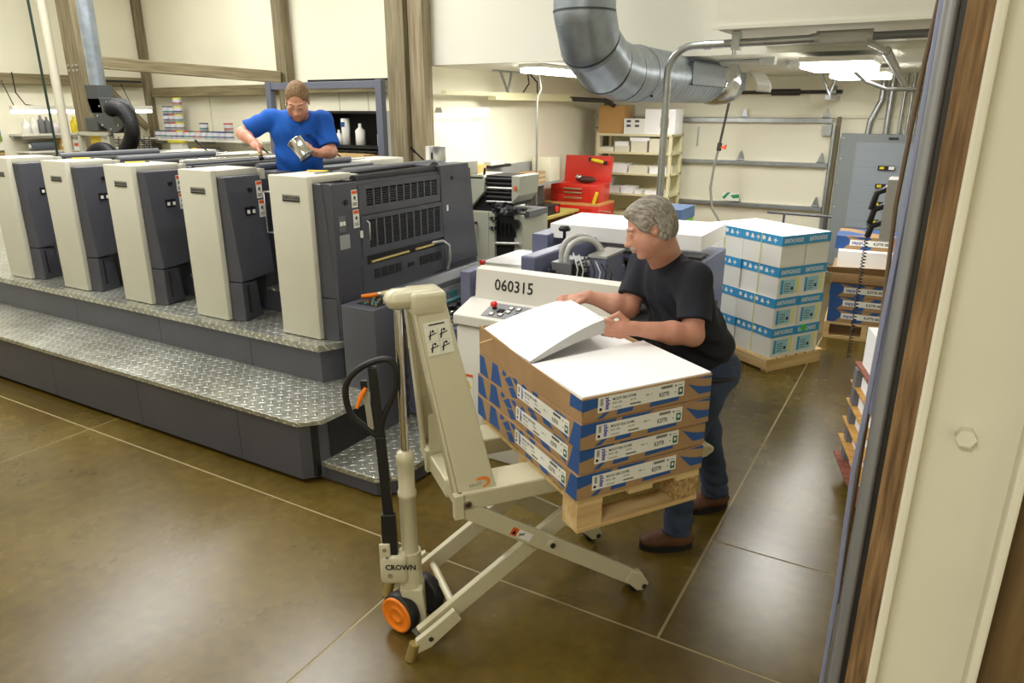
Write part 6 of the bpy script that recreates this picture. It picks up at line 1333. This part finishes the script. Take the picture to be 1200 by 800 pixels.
def shoe(an, d, par):
    d = nrm(d); sd = V3(-d[1], d[0], 0); Fq = np.stack([sd, d, Z]); c = V3(an[0], an[1], 0)
    s = SDF(c-V3(.24, .24, .02), c+V3(.24, .24, .19), .005)
    s.cone(c+Z*.075-d*.01, c+Z*.12-d*.02, .048, .050, .02); s.ell(c+d*.03+Z*.055, (.046, .12, .045), Fq, .03); s.ell(c+d*.125+Z*.045, (.050, .062, .036), Fq, .03); s.plane((0, 0, .028), (0, 0, -1)); s.plane((0, 0, .14), (0, 0, 1)); o = s.mesh('shoe', shoe_m, par)
    b = B(); pts = []
    for i in range(24):
        a = 2*math.pi*i/24; y = math.cos(a); x = math.sin(a); wv = .050+.006*y; p = c+d*(.055+.135*y)+sd*(x*wv); pts.append((float(p[0]), float(p[1])))
    b.prism(pts, .0, .032, sole_m); b.sphere(tuple(c+d*.155+Z*.04), (.036, .036, .026), sole_m, 12); b.obj('sole', o)
    b = B()
    for k in range(4): q = c+d*(.03+.022*k)+Z*(.103-.006*k); b.tube([tuple(q-sd*.022), tuple(q+Z*.006), tuple(q+sd*.022)], .0028, sole_m, 6)
    b.obj('laces', o); return o
shoe((-.835, 3.09, 0), (-.85, -.52, 0), man); shoe((-.77, 3.56, 0), (-.7, -.7, 0), man)

# ---- man in blue ----
bm_ = thing('person', 'man in a bright blue t-shirt and glasses emptying a metal can between the press towers', 'person', (-4.1, 3.93, .84))
f = nrm((.64, -.77, 0)); l = nrm((.77, .64, 0))
HC = V3(-3.985, 3.845, 2.155); hf = nrm((.47, -.66, -.58)); hu = nrm((.36, -.40, .84))
skin2 = skin_mat('skin_fair', (214, 156, 130), (198, 134, 108))
lsh = V3(-3.925, 4.02, 2.02); rsh = V3(-4.235, 3.815, 2.03); S_ = (lsh+rsh)/2+V3(0, 0, .015); Pv = V3(-4.15, 3.97, 1.60)
lel = V3(-3.83, 3.98, 1.80); lw_ = V3(-3.775, 3.80, 1.80); rel = V3(-4.36, 3.65, 1.93); rw_ = V3(-4.20, 3.60, 1.875)
s = SDF((-4.5, 3.42, 1.5), (-3.65, 4.2, 2.36), .0045)
P, F = add_head(s, HC, hf, hu, .98)
nb = S_+Z*.03
s.cone(P(0, -.03, -.05), nb, .052, .060, .02); s.cone(nb, S_-Z*.2, .055, .05, .03); s.cone(lsh, rsh, .04, .04, .03)
for sh, el, wr in ((lsh, lel, lw_), (rsh, rel, rw_)):
    s.cone(sh, el, .048, .042, .02); s.cone(el, el+(wr-el)*.35, .042, .043, .02); s.cone(el+(wr-el)*.35, wr, .042, .027, .02)
# right hand grips the knife handle
kd = nrm((.05, -.03, -.055)); kc = V3(-4.135, 3.585, 1.835)
dh = nrm(kc-rw_); pc = rw_+dh*.04; s.cone(rw_, pc, .028, .028, .015); s.ell(pc+dh*.012, (.042, .042, .022), np.stack([dh, nrm(np.cross(dh, Z)), nrm(np.cross(dh, np.cross(dh, Z)))]), .012)
sd = nrm(np.cross(kd, dh))
for i in range(4):
    kb = pc+dh*.035-kd*.028+kd*.019*i+sd*.012; finger(s, kb, dh+sd*.3, dh*.3-sd*1.0, -dh*.6-sd*.6, (.030, .022, .016), .0095)
finger(s, pc-kd*.03-sd*.02, dh+kd*.5-sd*.3, dh*.6+kd, kd+sd*.2, (.028, .022, .014), .011)
# left hand under the can
cc = V3(-3.83, 3.69, 1.835); dh = nrm(cc-lw_); pc = lw_+dh*.035; s.cone(lw_, pc, .028, .028, .015)
axc = nrm((-.55, -.10, .62))     # can axis, mouth up-left
s.ell(pc+dh*.01, (.040, .040, .022), None, .012)
sd = nrm(np.cross(axc, dh))
for i in range(4):
    kb = pc+dh*.02+axc*(-.03+.019*i)+sd*.03; finger(s, kb, dh+sd*.5, dh*1.0-sd*.35, dh*.5-sd*1.0, (.036, .026, .018), .0092)
finger(s, pc+axc*.03-sd*.03, dh-sd*.5+axc*.3, dh+axc*.2, dh+sd*.4, (.03, .024, .016), .011)
s.mesh('body', skin2, bm_)
hb_ = M('hair_sandy', (150, 118, 82), .7, col2=(112, 84, 56), vs=4, bump=.8, bs=8, stretch=(20, 20, 4))
s = SDF(HC-.17, HC+.17, .0042)
h_ = lambda p, q, k=.012, op='add': s.ell(P(*p), q, F, k, op)
h_((0, -.024, .034), (.080, .102, .092)); h_((0, -.055, -.01), (.068, .058, .062), .03); h_((0, .122, -.004), (.078, .080, .108), .008, 'sub'); h_((0, .05, -.11), (.11, .085, .085), .008, 'sub')
for q in (-1, 1): h_((q*.09, -.006, -.02), (.022, .022, .032), .004, 'sub')
s.plane(P(0, 0, -.06), -F[2]); s.mesh('hair', hb_, bm_)
b = B(); gmt = M('glasses_metal', (150, 140, 130), .3, .8)
for q in (-1, 1):
    b.tube([P(q*.033+.021*math.cos(a), .108, -.001+.015*math.sin(a)) for a in [2*math.pi*i/16 for i in range(16)]], .0014, gmt, 5, closed=True); b.tube([P(q*.054, .106, .004), P(q*.078, .06, .004), P(q*.080, .0, .002)], .0014, gmt, 5)
b.tube([P(-.012, .110, .002), P(0, .114, .005), P(.012, .110, .002)], .0014, gmt, 5); b.obj('glasses', bm_)
for q in (-1, 1): e_ = ball('eye', P(q*.031, .0825, .001), .0118, eye_w, bm_); ball('iris', P(q*.031, .0915, -.004), .0046, iris, e_, 8)
b = B(); hbm = hb_
for q in (-1, 1): b.tube([P(q*.015, .0945, .025), P(q*.032, .091, .028), P(q*.047, .079, .025)], [.002, .0026, .0015], hbm, 6)
b.obj('eyebrows', bm_)
blue_m = M('blue_cotton', (12, 94, 196), .85, col2=(8, 78, 172), vs=4, bump=.15, bs=180)
s = SDF((-4.48, 3.55, 1.5), (-3.68, 4.28, 2.18), .0048)
sp = nrm(S_-Pv); fb = nrm(f-sp*float(f @ sp)); Fs = np.stack([l, fb, sp])
s.ell(S_-sp*.12+fb*.01, (.19, .115, .15), Fs, .04); s.ell(S_-sp*.28+fb*.02, (.175, .13, .16), Fs, .05); s.ell(Pv+sp*.04, (.17, .13, .13), Fs, .05)
s.cone(lsh, rsh, .062, .062, .04)
for sh, el in ((lsh, lel), (rsh, rel)): s.cone(sh, sh+(el-sh)*.98, .066, .074, .03)
def folds2(x, y, z):
    a = (x-S_[0])*l[0]+(y-S_[1])*l[1]; return .004*np.sin(z*50+a*34+3*np.sin(a*14+z*9))*np.clip((2.0-z)*6, 0, 1)+.0025*np.sin(a*80+z*20)
s.warp(folds2)
for sh, el in ((lsh, lel), (rsh, rel)): d = el-sh; cutball(s, sh+d*.82, sh+d*1.7, .11)
s.ell(P(0, .0, -.11), (.068, .068, .066), F, .004, 'sub'); s.plane(Pv-Z*.0, (0, 0, -1)); s.mesh('t_shirt', blue_m, bm_)
b = B(); c0 = S_+l*.085-sp*.10+fb*.128; T_ = frame(tuple(float(v) for v in c0), tuple(float(v) for v in l), tuple(float(v) for v in sp)); b.box(-.018, .018, -.006, .006, -.004, .004, M('logo_navy', (10, 40, 90), .8), T_, bev=.002); b.obj('chest_logo', bm_)
s = SDF((-4.45, 3.65, .90), (-3.85, 4.3, 1.70), .007)
Fb = np.stack([l, f, Z]); s.ell(Pv+Z*.0, (.165, .13, .12), Fb, .05)
for q, kx in ((1, V3(-4.03, 4.02, 1.25)), (-1, V3(-4.12, 3.90, 1.25))):
    hp = Pv+l*.08*q-Z*.06; s.cone(hp, kx, .09, .07, .04); s.cone(kx, V3(kx[0], kx[1]+.03, .95), .068, .062, .03)
s.plane((0, 0, .93), (0, 0, -1)); s.plane((0, 0, 1.66), (0, 0, 1)); s.mesh('jeans', M('denim_light', (104, 124, 150), .85, col2=(80, 100, 128), vs=7, bump=.3, bs=220), bm_)
for x, y in ((-4.03, 4.05), (-4.12, 3.93)): b = B(); b.box(x-.045, x+.045, y-.16, y+.08, .842, .93, sole_m, bev=.02); b.obj('shoe', bm_)
# can and knife he holds
cn = thing('metal_can', 'shiny open metal can held tilted by the man in blue', 'can', tuple(float(v) for v in cc))
q = Matrix.Translation(tuple(float(v) for v in cc)) @ Vector(tuple(float(v) for v in axc)).to_track_quat('Z', 'Y').to_matrix().to_4x4()
b = B(); b.lathe([(.001, -.07), (.058, -.07), (.060, -.066), (.056, -.060), (.056, .055), (.060, .062), (.060, .068), (.054, .068), (.053, -.05), (.001, -.05)], M('can_steel', (214, 214, 212), .18, .95), n=28, T=q); b.obj('can_body', cn)
b = B(); b.cyl((0, 0, .030), (0, 0, .031), .0535, M('ink_navy', (26, 30, 60), .4), T=q, n=24); b.obj('ink', cn)
b = B(); kp = kc; b.tube([tuple(kp-kd*.05), tuple(kp+kd*.02), tuple(kp+kd*.07)], [.012, .014, .011], teal_gel, 8); b.tube([tuple(kp+kd*.07), tuple(kp+kd*.10)], [.014, .018], ink, 6); kk = b.obj('ink_knife'); tag(kk, 'yellow handled ink knife in the right hand of the man in blue', 'tool')
